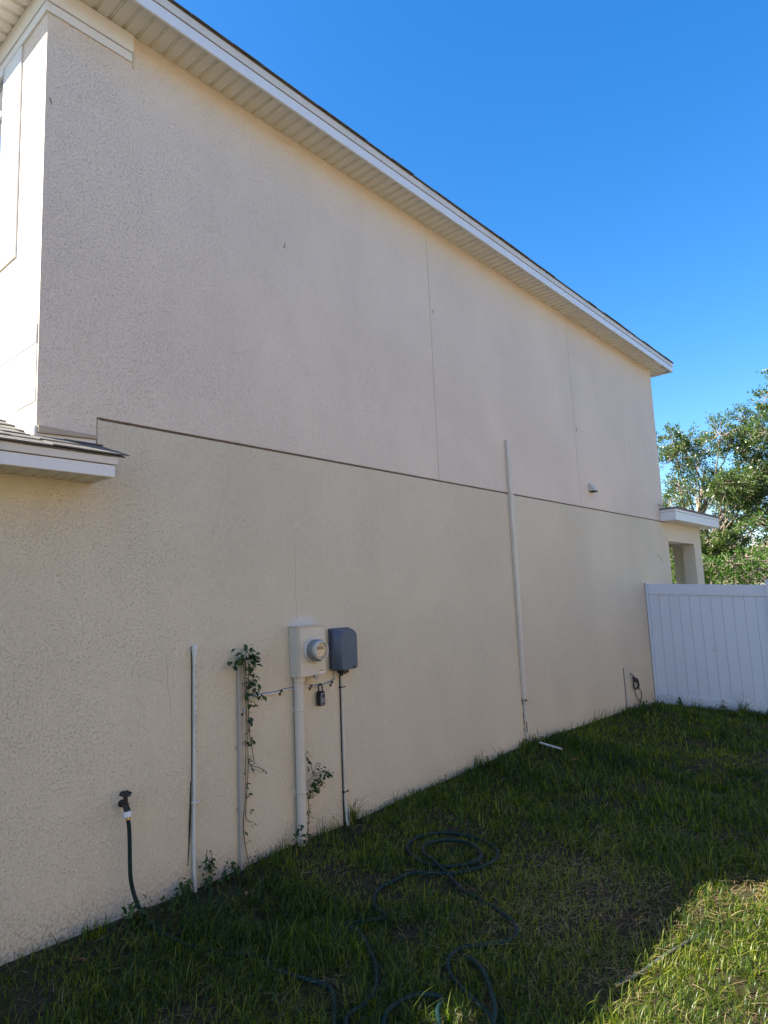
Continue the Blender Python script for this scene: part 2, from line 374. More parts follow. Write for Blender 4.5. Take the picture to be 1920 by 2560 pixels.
b = MB(); eave_board(b, 0.001, 5.700, 5.708, 0.012); b.build('fascia_seam', 'groove', house)

def hip_roof(b, x0, x1, y0, y1, z, pitch, t=0.028, wav=0.006):
    """shingle courses as stepped slabs on the visible long side, plain hips elsewhere"""
    w = (y1-y0)/2; h = w*pitch; rx0, rx1 = x0+w, x1-w; ym = (y0+y1)/2
    o = [(x0, y0, z), (x1, y0, z), (x1, y1, z), (x0, y1, z), (rx0, ym, z+h), (rx1, ym, z+h)]
    lo = [(p[0], p[1], p[2]-t) for p in o]
    b.add(o+lo, [(0, 1, 5, 4), (1, 2, 5), (2, 3, 4, 5), (3, 0, 4), (0, 6, 7, 1), (1, 7, 8, 2), (2, 8, 9, 3), (3, 9, 6, 0), (6, 9, 8, 7)])
    # uneven starter course: short shingle tabs along the eave
    x = x0; rng = random.Random(3)
    while x < x1-.02:
        l = min(0.31+rng.uniform(-.05, .05), x1-x); dz = rng.uniform(0.001, wav); dy = rng.uniform(0.002, .014)
        b.add([(x, y0-dy, z-t*.6-.002), (x+l-.003, y0-dy, z-t*.6-.002), (x+l-.003, y0-dy, z+dz), (x, y0-dy, z+dz), (x, y0+.3, z+.3*pitch+dz), (x+l-.003, y0+.3, z+.3*pitch+dz)],
              [(0, 1, 2, 3), (3, 2, 5, 4)])
        x += l
b = MB(); hip_roof(b, ex0-.018, ex1+.018, ey0-.018, ey1+.018, 5.785, 0.40, .008, .002); b.build('roof', 'shingle', house, smooth=False)

# white stucco trim wrapped round the upper front corner
b = MB()
b.box(X0-.022, 2.100, -0.022, -0.001, 5.508, SOF-.002); b.box(X0-.022, X0-.001, 0.0, 7.8, 5.508, SOF-.002)
b.box(X0-.013, 2.096, -0.013, -0.001, 5.440, 5.504); b.box(X0-.013, X0-.001, 0.0, 7.8, 5.440, 5.504)
b.build('frieze_trim', 'stucco_trim', house, bevel=0.002)
b = MB(); b.box(2.104, 2.118, -0.006, -0.001, 5.405, SOF-.002); b.build('trim_joint', 'stucco_low', house)
# front wall: belt courses, window surround, window
def on_front(b, y0, y1, z0, z1, t): b.box(X0-t, X0-.0005, y0, y1, z0, z1)
b = MB(); on_front(b, 0.012, 7.8, 3.288, 3.405, 0.010); on_front(b, 0.014, 7.8, 2.935, 3.284, 0.006); b.build('belt_course', 'stucco_trim', house, bevel=0.002)
b = MB(); on_front(b, 0.372, 0.645, 3.955, 5.436, 0.012); on_front(b, 0.645, 2.2, 3.955, 4.12, 0.012); on_front(b, 2.2, 2.47, 3.955, 5.436, 0.012)
b.build('window_surround', 'stucco_trim', house, bevel=0.002)
win = MB(); on_front(win, 0.648, 2.197, 4.123, 5.436, 0.004); wo = win.build('window', 'glass', house)
b = MB()
for z0, z1 in ((4.123, 4.18), (4.74, 4.79), (5.08, 5.12), (5.39, 5.436)): on_front(b, 0.665, 2.155, z0, z1, 0.022)
on_front(b, 0.648, 0.664, 4.123, 5.436, 0.014); on_front(b, 2.155, 2.197, 4.123, 5.436, 0.024); on_front(b, 1.40, 1.44, 4.18, 4.74, 0.020)
b.build('window_frame', 'fascia', wo)

# lower front roof, its end hanging past the corner
LZ = 2.600; LY = -0.272; P = 0.40
b = MB()
def slab(b, x0, x1, ya, yb, t, lift=0.0, lift2=None):
    za, zb = LZ+(ya-LY)*P+lift, LZ+(yb-LY)*P+(lift if lift2 is None else lift2)
    b.add([(x0, ya, za), (x1, ya, za), (x1, yb, zb), (x0, yb, zb), (x0, ya, za-t), (x1, ya, za-t), (x1, yb, zb-t), (x0, yb, zb-t)],
          [(0, 1, 2, 3), (4, 7, 6, 5), (0, 4, 5, 1), (1, 5, 6, 2), (2, 6, 7, 3), (3, 7, 4, 0)])
rng = random.Random(5)
SB = 0.49
y = LY-.025; k = 0
while y < 4.0:                                                  # overlapping courses; past the corner only as far as the side wall
    yb = y+0.14
    segs = []; x = (-0.16 if y < SB-.03 else -7.8-rng.uniform(0, .3)); xe = 1.945 if y < -0.20 else (1.925 if y < -.01 else X0-.002)
    ye = min(yb+.05, -0.004) if y < -0.01 else yb+.05
    while x < xe-.001:
        l = rng.choice((0.15, 0.22, 0.3, 0.33)); x2 = min(x+l, xe)
        segs.append((x, x2)); x = x2
    for (a, c) in segs:
        lf = 0.014+rng.uniform(0, .008)
        if y < -.01 and c > X0: slab(b, a, c, y, min(yb+.03, -0.004), 0.008, lf+.008, lf)
        else: slab(b, a, min(c, X0-.003) if y >= -.01 else c, y, yb+.03, 0.008, lf+.008, lf)
    y = yb; k += 1
slab(b, -0.15, X0-.004, LY-.01, 4.0, 0.008, 0.011); slab(b, -7.8, -.151, SB-.01, 4.0, 0.008, 0.011); slab(b, X0-.004, 1.93, LY-.01, -0.004, 0.008, 0.011)
b.build('front_roof', 'shingle', house, smooth=False)
b = MB(); b.box(-0.14, 1.872, LY, LY+.02, 2.482, 2.550); b.box(-.14, -.12, LY+.02, SB, 2.482, 2.550); b.box(-7.8, -.14, SB, SB+.02, 2.76, 2.89); b.box(1.852, 1.872, LY+.02, -0.002, 2.482, 2.550); b.build('front_fascia', 'fascia', house, bevel=0.002)
b = MB(); b.box(-0.148, 1.885, LY-.008, LY+.012, 2.555, 2.597)
b.prism([(LY+.012, 2.555), (-0.002, 2.555), (-0.002, 2.688), (LY+.012, 2.597)], 'x', 1.860, 1.885); b.build('front_drip_edge', 'drip', house, bevel=0.002)
b = MB(); b.box(1.24, 1.25, LY-.0015, LY, 2.484, 2.549); b.build('fascia_lap', 'groove', house)
b = MB(); soffit_strip(b, -0.12, 1.851, LY+.02, -0.001, 2.486, pitch=0.1015); b.build('front_soffit', ['soffit', 'soffit_plain'], house, smooth=False)
b = MB()                                                        # wall flashing over the roof end and up the front wall
b.prism([(X0+.001, 2.742), (X0+.001, 2.785), (1.886, 2.777), (1.886, 2.757)], 'y', -0.030, -0.001)
b.build('flashing_ledge', 'flash', house, bevel=0.002)
b = MB(); b.prism([(X0+.001, 2.66), (X0+.001, 2.741), (1.886, 2.756), (1.872, 2.66)], 'y', -0.008, -0.001)
b.prism([(-0.012, 2.68), (1.6, 2.68+1.612*P), (1.6, 2.79+1.612*P), (-0.012, 2.785)], 'x', X0-.016, X0-.001); b.build('step_flashing', 'fascia', house)

# rear porch
b = MB(); PX = 14.045
b.prism([(X1+.001, -0.8), (PX, -0.8), (PX, 2.895), (X1+.001, 2.895), (X1+.001, 2.56), (13.612, 2.56), (13.612, 0.9), (X1+.001, 0.9)], 'y', -0.004, 0.215)
b.box(13.85, PX, 0.217, 0.47, -0.8, 2.895); b.box(13.85, PX, 0.47, 3.6, 2.56, 2.895); b.box(13.85, PX, 0.47, 3.6, -0.8, 0.5); b.box(13.85, PX, 3.6, 3.9, -.8, 2.895)
b.box(X1+.005, 12.17, 0.003, 0.213, 0.903, 2.557)
b.build('porch_wall', 'stucco_low', house)
b = MB()
b.box(11.86, 14.47, -0.262, -0.242, 2.985-.09, 3.04); b.box(11.86, 11.88, -0.242, -0.002, 2.895, 3.04); b.box(14.45, 14.47, -0.242, 4.2, 2.895, 3.04)
b.build('porch_fascia', 'fascia', house, bevel=0.002)
b = MB(); b.box(11.853, 14.478, -0.268, -0.248, 3.045, 3.085); b.box(11.853, 11.873, -0.248, -0.002, 3.045, 3.085); b.box(14.458, 14.478, -0.248, 4.2, 3.045, 3.085)
b.build('porch_drip_edge', 'fascia', house)
b = MB(); b.box(11.88, 14.45, -0.242, -0.005, 2.897, 2.905); b.box(PX, 14.45, -0.004, 4.2, 2.897, 2.905); b.build('porch_soffit', 'soffit_plain', house)
b = MB(); b.prism([(11.835, 3.088), (14.50, 3.088), (14.50, 3.108), (14.46, 3.120), (11.9, 3.120), (11.835, 3.105)], 'y', -0.285, -0.003)
b.box(X1+.001, 14.50, -0.002, 4.2, 3.088, 3.118)
b.build('porch_roof', 'shingle', house, smooth=False)
b = MB(); b.box(11.80, X1+.012, -0.02, -0.001, 3.165, 3.185); b.build('porch_flashing', 'flash', house)

for pts in ([(3.43, 4.615), (3.444, 4.64), (3.452, 4.667)], [(1.565, 4.86), (1.575, 4.84), (1.577, 4.825)], [(11.55, 2.31), (11.66, 2.27), (11.78, 2.17)], [(5.47, 4.72), (5.475, 4.68)], [(8.75, 4.02), (8.77, 3.96)], [(2.13, .92), (2.133, .912)]):
    b = MB(); b.tube([(p[0], -.0022, p[1]) for p in pts], [.0035]+[.002]*(len(pts)-1), 5); b.build('scuff_mark', 'groove', house)
for pts in ([(3.47, 2.2), (3.475, 2.0), (3.468, 1.85), (3.473, 1.6)], [(2.365, 1.42), (2.378, 1.33), (2.372, 1.24), (2.395, 1.16), (2.398, 1.05)]):
    b = MB(); b.tube([(p[0], -.0002, p[1]) for p in pts], .0008, 4); b.build('hairline_crack', 'jgroove', house)
# ------------------------------------------------------------------ things on the wall
def clip(b, x, z, y=-0.012, h=0.024, w_=0.012): b.box(x-w_/2, x+w_/2, y-.008, -0.001, z-h*.25, z+h*.35); b.box(x-w_/2, x+w_/2, -0.010, -0.001, z-h*1.2, z-h*.25)

# grounding conduit, white pvc with rounded cap
t = thing('conduit', (2.56, -.012, gzf(2.56, 0)-.05), 'thin white plastic conduit with rounded cap and flaking paint, leftmost upright pipe', 'pipe')
b = MB(); b.tube(spline([(2.563, -.016, 1.43), (2.562, -.016, 1.0), (2.556, -.017, .6), (2.551, -.019, .2), (2.553, -.03, gzf(2.553, -.03)-.04)], 6), 0.0112, 14); b.build('pipe', 'pvc', t)
b = MB(); b.lathe([(0, .0165), (.030, .0165), (.031, .019), (.050, .0205), (.064, .018), (.073, .011), (.076, .002)], (2.563, -.017, 1.405), (0, 0, 1)); b.build('cap', 'pvc', t)
b = MB(); rr = random.Random(8); z = 0.8
while z < 1.38:
    l = rr.uniform(.006, .03); q = rr.uniform(-.002, .003); b.box(2.5622+q, 2.5640+q, -.0284, -.0268, z, z+l); z += l+rr.uniform(.004, .05)
b.build('flaked_paint', 'peel', t)
b = MB(); b.box(2.545, 2.549, -.005, -.001, 0.62, 1.465)
pts = spline([(2.540, -.004, .62), (2.532, -.004, .4), (2.526, -.004, .27), (2.515, -.005, .12)], 5)
b.tube(pts, [.004, .004, .005, .005, .006, .006, .007, .006, .005, .005, .004, .003, .003, .003, .002, .002][:len(pts)], 6); b.build('caulk', 'black', t)
b = MB(); b.box(2.536, 2.590, -.031, -.001, .487, .497); b.build('strap', 'pvc', t)

# grey square conduit, vine grown
t = thing('conduit_cover', (2.925, -.02, gzf(2.92, 0)-.05), 'weathered grey square conduit with ivy hanging from its top', 'pipe')
b = MB(); b.prism([(2.904, -.001), (2.904, -.024), (2.908, -.028), (2.936, -.028), (2.940, -.024), (2.940, -.001)], 'z', gzf(2.92, -.03)-.05, 1.365); b.build('channel', 'pipe_grey', t, bevel=.002)
b = MB(); b.box(2.899, 2.945, -.032, -.001, 1.35, 1.372); b.build('top_cap', 'pipe_grey', t, bevel=.003)
b = MB(); b.box(2.945, 2.957, -.03, -.001, .985, 1.02); b.build('clamp', 'pvc', t)

# electric meter
t = thing('electric_meter_box', (3.53, 0, 1.178), 'beige electric meter box with round glass meter on the wall', 'electric meter')
b = MB(); b.box(3.39, 3.668, -.100, -.001, 1.178, 1.545); b.build('box', 'meterbox', t, bevel=.004)
b = MB(); b.box(3.3865, 3.6715, -.109, -.001, 1.546, 1.554); b.prism([(3.402, 1.182), (3.666, 1.182), (3.666, 1.541), (3.402, 1.541)], 'y', -.107, -.1005); b.build('lid', 'meterbox', t, bevel=.002)
b = MB(); b.lathe([(0, .094), (.006, .096), (.012, .092), (.013, .080)], (3.537, -.1075, 1.368), (0, -1, 0), 40); b.build('ring', 'ring', t)
met = MB(); met.lathe([(0, .079), (.004, .081), (.048, .081), (.056, .078), (.060, .072), (.061, .066)], (3.537, -.121, 1.368), (0, -1, 0), 40); mo = met.build('meter', 'steel', t)
b = MB(); b.lathe([(0, .062), (.003, .062)], (3.537, -.183, 1.368), (0, -1, 0), 36); b.build('dial', 'dial', mo)
b = MB(); b.lathe([(0, .070), (.016, .070), (.024, .067), (.024, .060), (.004, .0595), (0, .070)], (3.537, -.180, 1.368), (0, -1, 0), 40, cap=False); b.build('rim', 'ring', mo)
b = MB(); b.lathe([(0, .059), (.004, .058), (.006, .04)], (3.537, -.197, 1.368), (0, -1, 0), 36); b.build('glass', 'clear', mo)
b = MB(); b.box(3.506, 3.563, -.1885, -.1865, 1.377, 1.397); b.build('display', 'lcd', mo)
b = MB(); b.prism([(3.492, 1.368), (3.575, 1.368), (3.548, 1.325), (3.510, 1.328)], 'y', -.1878, -.1865)
b.box(3.512, 3.526, -.1878, -.1865, 1.402, 1.410); b.box(3.545, 3.560, -.1878, -.1865, 1.402, 1.410); b.build('face_plate', 'label_w', mo)
b = MB()
for i, (xa, xb) in enumerate(((3.506, 3.546), (3.510, 3.552), (3.514, 3.54))): b.box(xa, xb, -.1892, -.1880, 1.358-.011*i, 1.362-.011*i)
b.build('small_print', 'dgrey', mo)
b = MB(); b.box(3.592, 3.642, -.1082, -.1072, 1.192, 1.206); b.build('notice_label', 'label_w', t)
b = MB(); b.box(3.592, 3.642, -.1084, -.1072, 1.2065, 1.2155); b.build('warning_strip', 'label_y', t)
cu = bpy.data.curves.new('lettering', 'FONT'); cu.body = 'WARNING'; cu.size = 0.0088; cu.extrude = 0.0002; cu.align_x = 'CENTER'
tmp = bpy.data.objects.new('tmp_lettering', cu); COL.objects.link(tmp); bpy.context.view_layer.update()
me = bpy.data.meshes.new_from_object(tmp.evaluated_get(bpy.context.evaluated_depsgraph_get())); bpy.data.objects.remove(tmp)
lt = bpy.data.objects.new('lettering', me); COL.objects.link(lt); me.materials.clear(); me.materials.append(MAT['black'])
lt.parent = t; lt.location = Vector((3.619, -.1087, 1.2078))-t.location; lt.rotation_euler = (math.pi/2, 0, 0)
b = MB(); b.box(3.535, 3.555, -.118, -.098, 1.165, 1.186); b.box(3.557, 3.575, -.114, -.098, 1.160, 1.180); b.tube([(3.545, -.11, 1.165), (3.546, -.112, 1.15), (3.556, -.112, 1.15), (3.557, -.11, 1.165)], .0022, 6); b.build('hasp', 'steel', t, smooth=False)
b = MB(); b.lathe([(0, .022), (.001, .022), (.0012, .018)], (3.3898, -.05, 1.245), (-1, 0, 0), 26); b.build('knockout', 'meterbox', t)

t = thing('meter_conduit', (3.443, -.035, gzf(3.44, 0)-.05), 'fat beige pipe rising from the grass to the meter box', 'pipe')
b = MB(); b.tube([(3.443, -.040, gzf(3.44, -.04)-.06), (3.443, -.040, 1.14)], .037, 24); b.build('pipe', 'pipe_tan', t)
b = MB(); b.lathe([(0, .038), (.002, .043), (.034, .043), (.036, .039)], (3.443, -.045, 1.141), (0, 0, 1)); b.build('coupling', 'pipe_tan', t)

# grey utility box
t = thing('utility_box', (3.91, 0, 1.183), 'slate grey plastic utility box hung beside the electric meter', 'utility box')
b = MB(); b.box(3.798, 4.020, -.034, -.001, 1.195, 1.515); b.build('backplate', 'grey_plastic', t, bevel=.006)
b = MB(); hv = []
for (yy, x0, x1, z0, z1) in ((-.035, 3.792, 4.034, 1.183, 1.505), (-.062, 3.794, 4.032, 1.185, 1.503), (-.108, 3.838, 4.022, 1.189, 1.488)):
    c_ = .012 if yy > -.1 else .018
    hv += [(x0+c_, yy, z0), (x1-c_, yy, z0), (x1, yy, z0+c_), (x1, yy, z1-c_*1.6), (x1-c_*1.6, yy, z1), (x0+c_*1.6, yy, z1), (x0, yy, z1-c_*1.6), (x0, yy, z0+c_)]
hf = [(j*8+i, j*8+(i+1) % 8, (j+1)*8+(i+1) % 8, (j+1)*8+i) for j in range(2) for i in range(8)]+[tuple(range(16, 24)), tuple(range(7, -1, -1))]
b.add(hv, hf); b.build('cover', 'grey_plastic', t, bevel=.004)
b = MB(); b.lathe([(0, .010), (.004, .010), (.005, .004)], (3.975, -.1075, 1.203), (0, -1, 0), 18); b.build('lock', 'black', t)
b = MB(); b.box(3.885, 3.955, -.07, -.006, 1.158, 1.184); b.tube([(3.90, -.04, 1.16), (3.90, -.04, 1.14)], .016, 12); b.tube([(3.935, -.045, 1.16), (3.935, -.045, 1.148)], .013, 12); b.build('cable_gland', 'black', t, bevel=.003)
b = MB(); b.lathe([(0, .003), (.002, .003)], (3.834, -.092, 1.197), (-.6, -.8, 0), 10); b.build('screw', 'steel', t)
b = MB(); b.tube(spline([(3.775, -.02, 1.33), (3.765, -.022, 1.30), (3.772, -.02, 1.22)], 5), .003, 6); b.build('tag_wire', 'cable', t)

# cable with clips
t = thing('white_cable', (3.45, -.01, 1.09), 'white cable sagging along the wall below the meter box', 'cable')
CP = [(2.975, -.012, 1.083), (3.05, -.012, 1.088), (3.16, -.012, 1.086), (3.247, -.012, 1.085), (3.291, -.012, 1.091), (3.358, -.012, 1.096), (3.395, -.006, 1.093), (3.49, -.006, 1.094), (3.584, -.012, 1.093), (3.65, -.012, 1.083), (3.693, -.012, 1.080), (3.762, -.012, 1.088), (3.813, -.012, 1.097), (3.842, -.014, 1.116), (3.852, -.018, 1.145), (3.850, -.024, 1.19)]
b = MB(); b.tube(spline(CP, 6), .0058, 8); b.build('sheath', 'cable', t)
b = MB(); b.tube(spline([(p[0]+.004, p[1]-.003, p[2]+.0085) for p in CP[8:]], 6), .0042, 8); b.tube(spline([(p[0]+.002, p[1]+.002, p[2]+.0085) for p in CP[:8]], 6), .0042, 8); b.build('second_wire', 'dgrey', t)
for x, z in ((3.289, 1.092), (3.586, 1.094), (3.808, 1.096)):
    b = MB(); clip(b, x, z, -.02, .026); b.build('clip', 'black', t)
b = MB(); b.tube([(3.557, -.012, 1.150), (3.558, -.012, 1.098)], .004, 8); b.tube([(3.571, -.012, 1.150), (3.571, -.012, 1.115)], .003, 8); b.build('ground_lead', 'cable', t)

# key lock box
t = thing('key_lock_box', (3.672, -.03, .935), 'small black key lock box hanging from the white cable', 'lock box')
b = MB(); b.prism([(3.642, .945), (3.650, .937), (3.692, .937), (3.701, .945), (3.704, .99), (3.700, 1.035), (3.690, 1.047), (3.655, 1.047), (3.645, 1.037), (3.640, .99)], 'y', -.052, -.012); b.build('body', 'black', t, bevel=.003)
b = MB(); b.prism([(3.650, .945), (3.694, .945), (3.698, .99), (3.694, 1.030), (3.655, 1.036), (3.648, .99)], 'y', -.0555, -.052); b.build('front_panel', 'dgrey', t, bevel=.001)
b = MB(); b.box(3.664, 3.688, -.058, -.0557, 1.000, 1.022); b.build('dial_window', 'black', t)
b = MB(); b.box(3.664, 3.690, -.057, -.0557, .953, .961); b.build('latch', 'black', t)
b = MB(); b.tube(spline([(3.655, -.03, 1.045), (3.655, -.028, 1.08), (3.662, -.027, 1.096), (3.675, -.027, 1.100), (3.687, -.027, 1.095), (3.692, -.028, 1.08), (3.692, -.03, 1.045)], 5), .0055, 10); b.build('shackle', 'black', t)

# thin conduit below the utility box
t = thing('thin_conduit', (3.922, -.012, gzf(3.92, 0)-.05), 'thin beige conduit under the grey utility box, torn open at its foot', 'pipe')
b = MB(); b.tube([(3.926, -.014, 1.150), (3.923, -.014, .6), (3.921, -.014, .12)], .0125, 14); b.build('pipe', 'pipe_tan', t)
b = MB(); b.tube([(3.910, -.006, 1.14), (3.906, -.006, .6), (3.905, -.006, gzf(3.9, 0))], .0042, 6); b.build('black_wire', 'black', t)
b = MB(); b.tube([(3.921, -.016, .13), (3.924, -.022, .03), (3.931, -.04, gzf(3.93, -.04)-.03)], [.0125, .014, .016], 10); b.build('split_foot', 'pvc', t)
b = MB(); rr = random.Random(4)
for i in range(9):
    z = .012*i+rr.uniform(-.002, .004)+.01; b.box(3.916+rr.uniform(0, .012), 3.926+rr.uniform(0, .010), -.038, -.034+.002*i*.2, z, z+rr.uniform(.004, .012))
b.build('bare_patch', 'dgrey', t, smooth=False)
for z in (1.047, .246):
    b = MB(); b.box(3.896, 3.952, -.029, -.001, z-.004, z+.004); b.build('clip', 'black', t, bevel=.001)

# line-set cover
t = thing('line_cover', (6.79, 0, .57), 'tall cream line cover running up the wall past the storey joint', 'pipe cover')
b = MB(); b.prism([(6.757, -.001), (6.757, -.032), (6.763, -.038), (6.820, -.038), (6.826, -.032), (6.826, -.001)], 'z', .572, 3.525); b.build('channel', 'pipe_tan', t, bevel=.003)
b = MB(); b.box(6.772, 6.812, -.026, -.001, .07, .571); b.build('lower_line', 'pipe_tan', t, bevel=.004)
b = MB(); rr = random.Random(2)
for i in range(34):
    z = rr.uniform(.08, .56); z = .57-abs(rr.gauss(0, .03)) if i < 8 else z
    xx = 6.752+rr.uniform(0, .02) if z < .52 else rr.uniform(6.745, 6.82); b.box(xx, xx+rr.uniform(.004, .014), -.0285 if xx > 6.770 else -.003, -.001, z, z+rr.uniform(.006, .035))
b.box(6.772, 6.786, -.0292, -.026, .22, .33); b.build('rust', 'rust', t, smooth=False)

# vent hood
t_ = bpy.data.objects['line_cover']
for z in (1.62, 2.70):
    b = MB(); b.prism([(6.753, -.001), (6.753, -.035), (6.760, -.041), (6.823, -.041), (6.830, -.035), (6.830, -.001)], 'z', z, z+.06); b.build('coupling', 'pipe_tan', t_, bevel=.002)
t_ = bpy.data.objects['meter_conduit']
for z in (.34, .92):
    b = MB(); b.box(3.395, 3.491, -.012, -.001, z, z+.03); b.tube([(3.443+.0385*math.cos(q), -.040-.0385*math.sin(q), z+.015) for q in [math.pi*i/10-.0 for i in range(11)]], .006, 6); b.build('strap', 'pipe_tan', t_)
t_ = bpy.data.objects['conduit_cover']
for z in (.35, .75):
    b = MB(); b.box(2.890, 2.954, -.004, -.001, z, z+.022); b.box(2.902, 2.942, -.0305, -.0285, z, z+.022); b.build('strap', 'pipe_grey', t_)
t = thing('vent_hood', (9.1, 0, 3.12), 'small cream louvred vent hood on the upper wall near the rear', 'vent')
b = MB(); b.prism([(-.001, 3.25), (-.02, 3.245), (-.085, 3.155), (-.085, 3.143), (-.001, 3.143)], 'x', 9.0, 9.13); b.build('hood', 'pipe_tan', t, bevel=.003)
b = MB()
for i in range(5): b.box(9.006+i*.025, 9.018+i*.025, -.082, -.005, 3.128, 3.142)
b.build('louvre', 'castiron', t)
b = MB(); b.box(8.994, 9.136, -.006, -.001, 3.125, 3.262); b.build('flange', 'pipe_tan', t)

# small pipe and coiled wire near the fence
t = thing('short_conduit', (9.695, -.01, gzf(9.7, 0)-.05), 'short beige conduit low on the wall left of the coiled wire', 'pipe')
b = MB(); b.box(9.672, 9.722, -.026, -.001, gzf(9.7, 0)-.04, .622); b.build('channel', 'pipe_tan', t, bevel=.003)
b = MB(); b.box(9.658, 9.672, -.006, -.001, .02, .622); b.build('sealant', 'groove', t)
t = thing('coiled_wire', (10.03, -.02, .02), 'coil of black wire hanging on the wall next to the fence', 'wire')
b = MB(); wp = [(9.90, -.02, .515), (9.93, -.03, .50), (9.99, -.035, .44), (10.11, -.03, .38), (10.14, -.03, .33), (10.07, -.03, .29), (9.97, -.03, .31), (9.93, -.03, .40), (9.91, -.035, .48), (9.96, -.03, .45), (10.02, -.03, .38)]
for k in range(26):
    a = k/25*4*math.pi; wp.append((10.02+.095*math.sin(a), -.03-.008*math.sin(a*.5), .375+.075*math.cos(a)-.004*k/6))
b.tube(spline(wp+[(10.13, -.03, .29), (10.20, -.03, .22), (10.175, -.03, .14), (10.13, -.03, .11)], 4), .006, 6)
b.tube(spline([(9.97, -.025, .31), (9.985, -.025, .23), (10.05, -.025, .15), (10.14, -.025, .11), (10.13, -.025, .05), (10.10, -.03, -.02)], 6), .006, 6); b.build('wire', 'black', t)
b = MB(); b.box(9.89, 9.91, -.02, -.001, .505, .53); b.build('hook', 'dgrey', t)

# hose bib
t = thing('hose_spigot', (2.06, 0, .60), 'dark garden spigot with round handle on the lower left wall', 'tap')
b = MB(); b.lathe([(0, .022), (.008, .021), (.010, .013), (.045, .013)], (2.075, -.001, .600), (-.06, -1, 0), 16); b.build('wall_flange', 'castiron', t)
b = MB(); b.tube(spline([(2.072, -.04, .600), (2.066, -.065, .602), (2.062, -.082, .590), (2.063, -.090, .574)], 4), [.017, .018, .019, .019, .019, .018, .017, .017, .018, .018, .019, .019, .020], 14)
b.tube([(2.064, -.066, .606), (2.060, -.074, .640), (2.058, -.078, .664)], [.016, .013, .010], 12); b.build('body', 'castiron', t)
b = MB(); ax = Vector((-.06, -.22, .97)).normalized(); o_ = Vector((2.056, -.081, .669)); a1 = ax.orthogonal().normalized(); a2 = ax.cross(a1)
ringp = [o_+(a1*math.cos(q)+a2*math.sin(q))*(.028+.0035*math.cos(6*q)) for q in [2*math.pi*i/36 for i in range(37)]]
b.tube(ringp, .0058, 8, cap=False)
for i in range(3):
    q = math.pi*i/3; d_ = (a1*math.cos(q)+a2*math.sin(q))*.027; b.tube([o_-d_, o_+d_], .0042, 6)
b.build('handle', 'castiron', t)
b = MB(); b.lathe([(0, .020), (.003, .023), (.028, .023), (.032, .019)], (2.063, -.0905, .572), (.02, -.12, -1), 20); b.build('coupling', 'label_w', t)
b = MB(); b.lathe([(0, .015), (.012, .015)], (2.0645, -.0945, .539), (.02, -.12, -1), 16); b.build('brass_ferrule', 'brass', t)

# garden hose
HZ = 0.024
def lay(p, h=HZ): return (p[0], p[1], gzf(p[0], p[1])+h)
hp = [(2.064, -.0945, .535), (2.071, -.098, .477), (2.074, -.10, .383), (2.077, -.10, .271), (2.082, -.102, .195), (2.097, -.115, .112), (2.113, -.155, .035), (2.123, -.225, -.012)]
hp += [lay((2.125, -.36), .026), lay((2.15, -.54), .016), lay((2.23, -.76), .010)]
hp += [lay(p) for p in [(2.316, -.986), (2.275, -1.098), (2.305, -1.261), (2.35, -1.425), (2.252, -1.562), (2.10, -1.70), (2.02, -1.80), (2.09, -1.83)]]
hp += [lay(p) for p in [(2.239, -1.646), (2.35, -1.634), (2.446, -1.617), (2.558, -1.542), (2.657, -1.428), (2.752, -1.288), (2.812, -1.176), (2.817, -1.069)]]
hp += [lay((2.88, -1.06), .012)]
hp += [lay(p) for p in [(3.021, -1.203), (3.079, -1.064), (3.185, -.97), (3.29, -.941), (3.403, -.955), (3.531, -.978), (3.612, -1.071), (3.70, -1.20)]]
hp += [lay(p) for p in [(3.863, -1.274), (4.03, -1.288), (4.176, -1.221), (4.277, -1.087), (4.298, -.926), (4.232, -.766), (4.094, -.655), (3.912, -.655), (3.79, -.74), (3.729, -.90), (3.735, -1.04), (3.80, -1.15)]]
hp += [lay(p, .045) for p in [(3.90, -1.235), (4.014, -1.195), (4.105, -1.09), (4.147, -.96), (4.073, -.845), (3.903, -.801), (3.80, -.875), (3.745, -1.0)]]
hp += [lay(p, .02) for p in [(3.66, -1.18)]]
hp += [lay(p) for p in [(3.552, -1.365), (3.518, -1.511), (3.455, -1.68), (3.394, -1.801), (3.3, -1.873), (3.198, -1.869), (3.11, -1.808), (2.988, -1.736), (2.863, -1.747), (2.775, -1.816), (2.725, -1.916), (2.689, -2.024), (2.644, -2.132), (2.50, -2.28), (2.32, -2.30), (2.20, -2.12), (2.22, -1.90)]]
hp += [lay(p, .04) for p in [(2.339, -1.78), (2.447, -1.766), (2.538, -1.804), (2.581, -1.869), (2.574, -1.915), (2.496, -1.95)]]
hp += [lay(p) for p in [(2.42, -2.05), (2.48, -2.18)]]+[lay(p, .05) for p in [(2.652, -2.141), (2.776, -2.04), (2.864, -1.942)]]+[lay((2.929, -1.823), .028), lay((2.95, -1.77), .015)]
t = thing('garden_hose', (2.07, -.1, gzf(2.1, -.3)), 'dark green garden hose snaking from the spigot across the shaded grass', 'hose')
HOSE = spline(hp, 7); b = MB(); b.tube(HOSE, .0115, 10); b.build('tube', 'hose', t)
PRESSED = set()                                                # grass lies flat under the hose
for i in range(len(HOSE)-1):
    for q in (0, .25, .5, .75):
        p_ = HOSE[i].lerp(HOSE[i+1], q)
        for ax_ in (-1, 0, 1):
            for ay_ in (-1, 0, 1): PRESSED.add((int(math.floor(p_.x/.014))+ax_, int(math.floor(p_.y/.014))+ay_))
t = thing('grey_hose', (3.28, -2.43, gzf(3.28, -2.43)), 'dark grey hose piece half buried in the sunlit grass at lower right', 'hose')
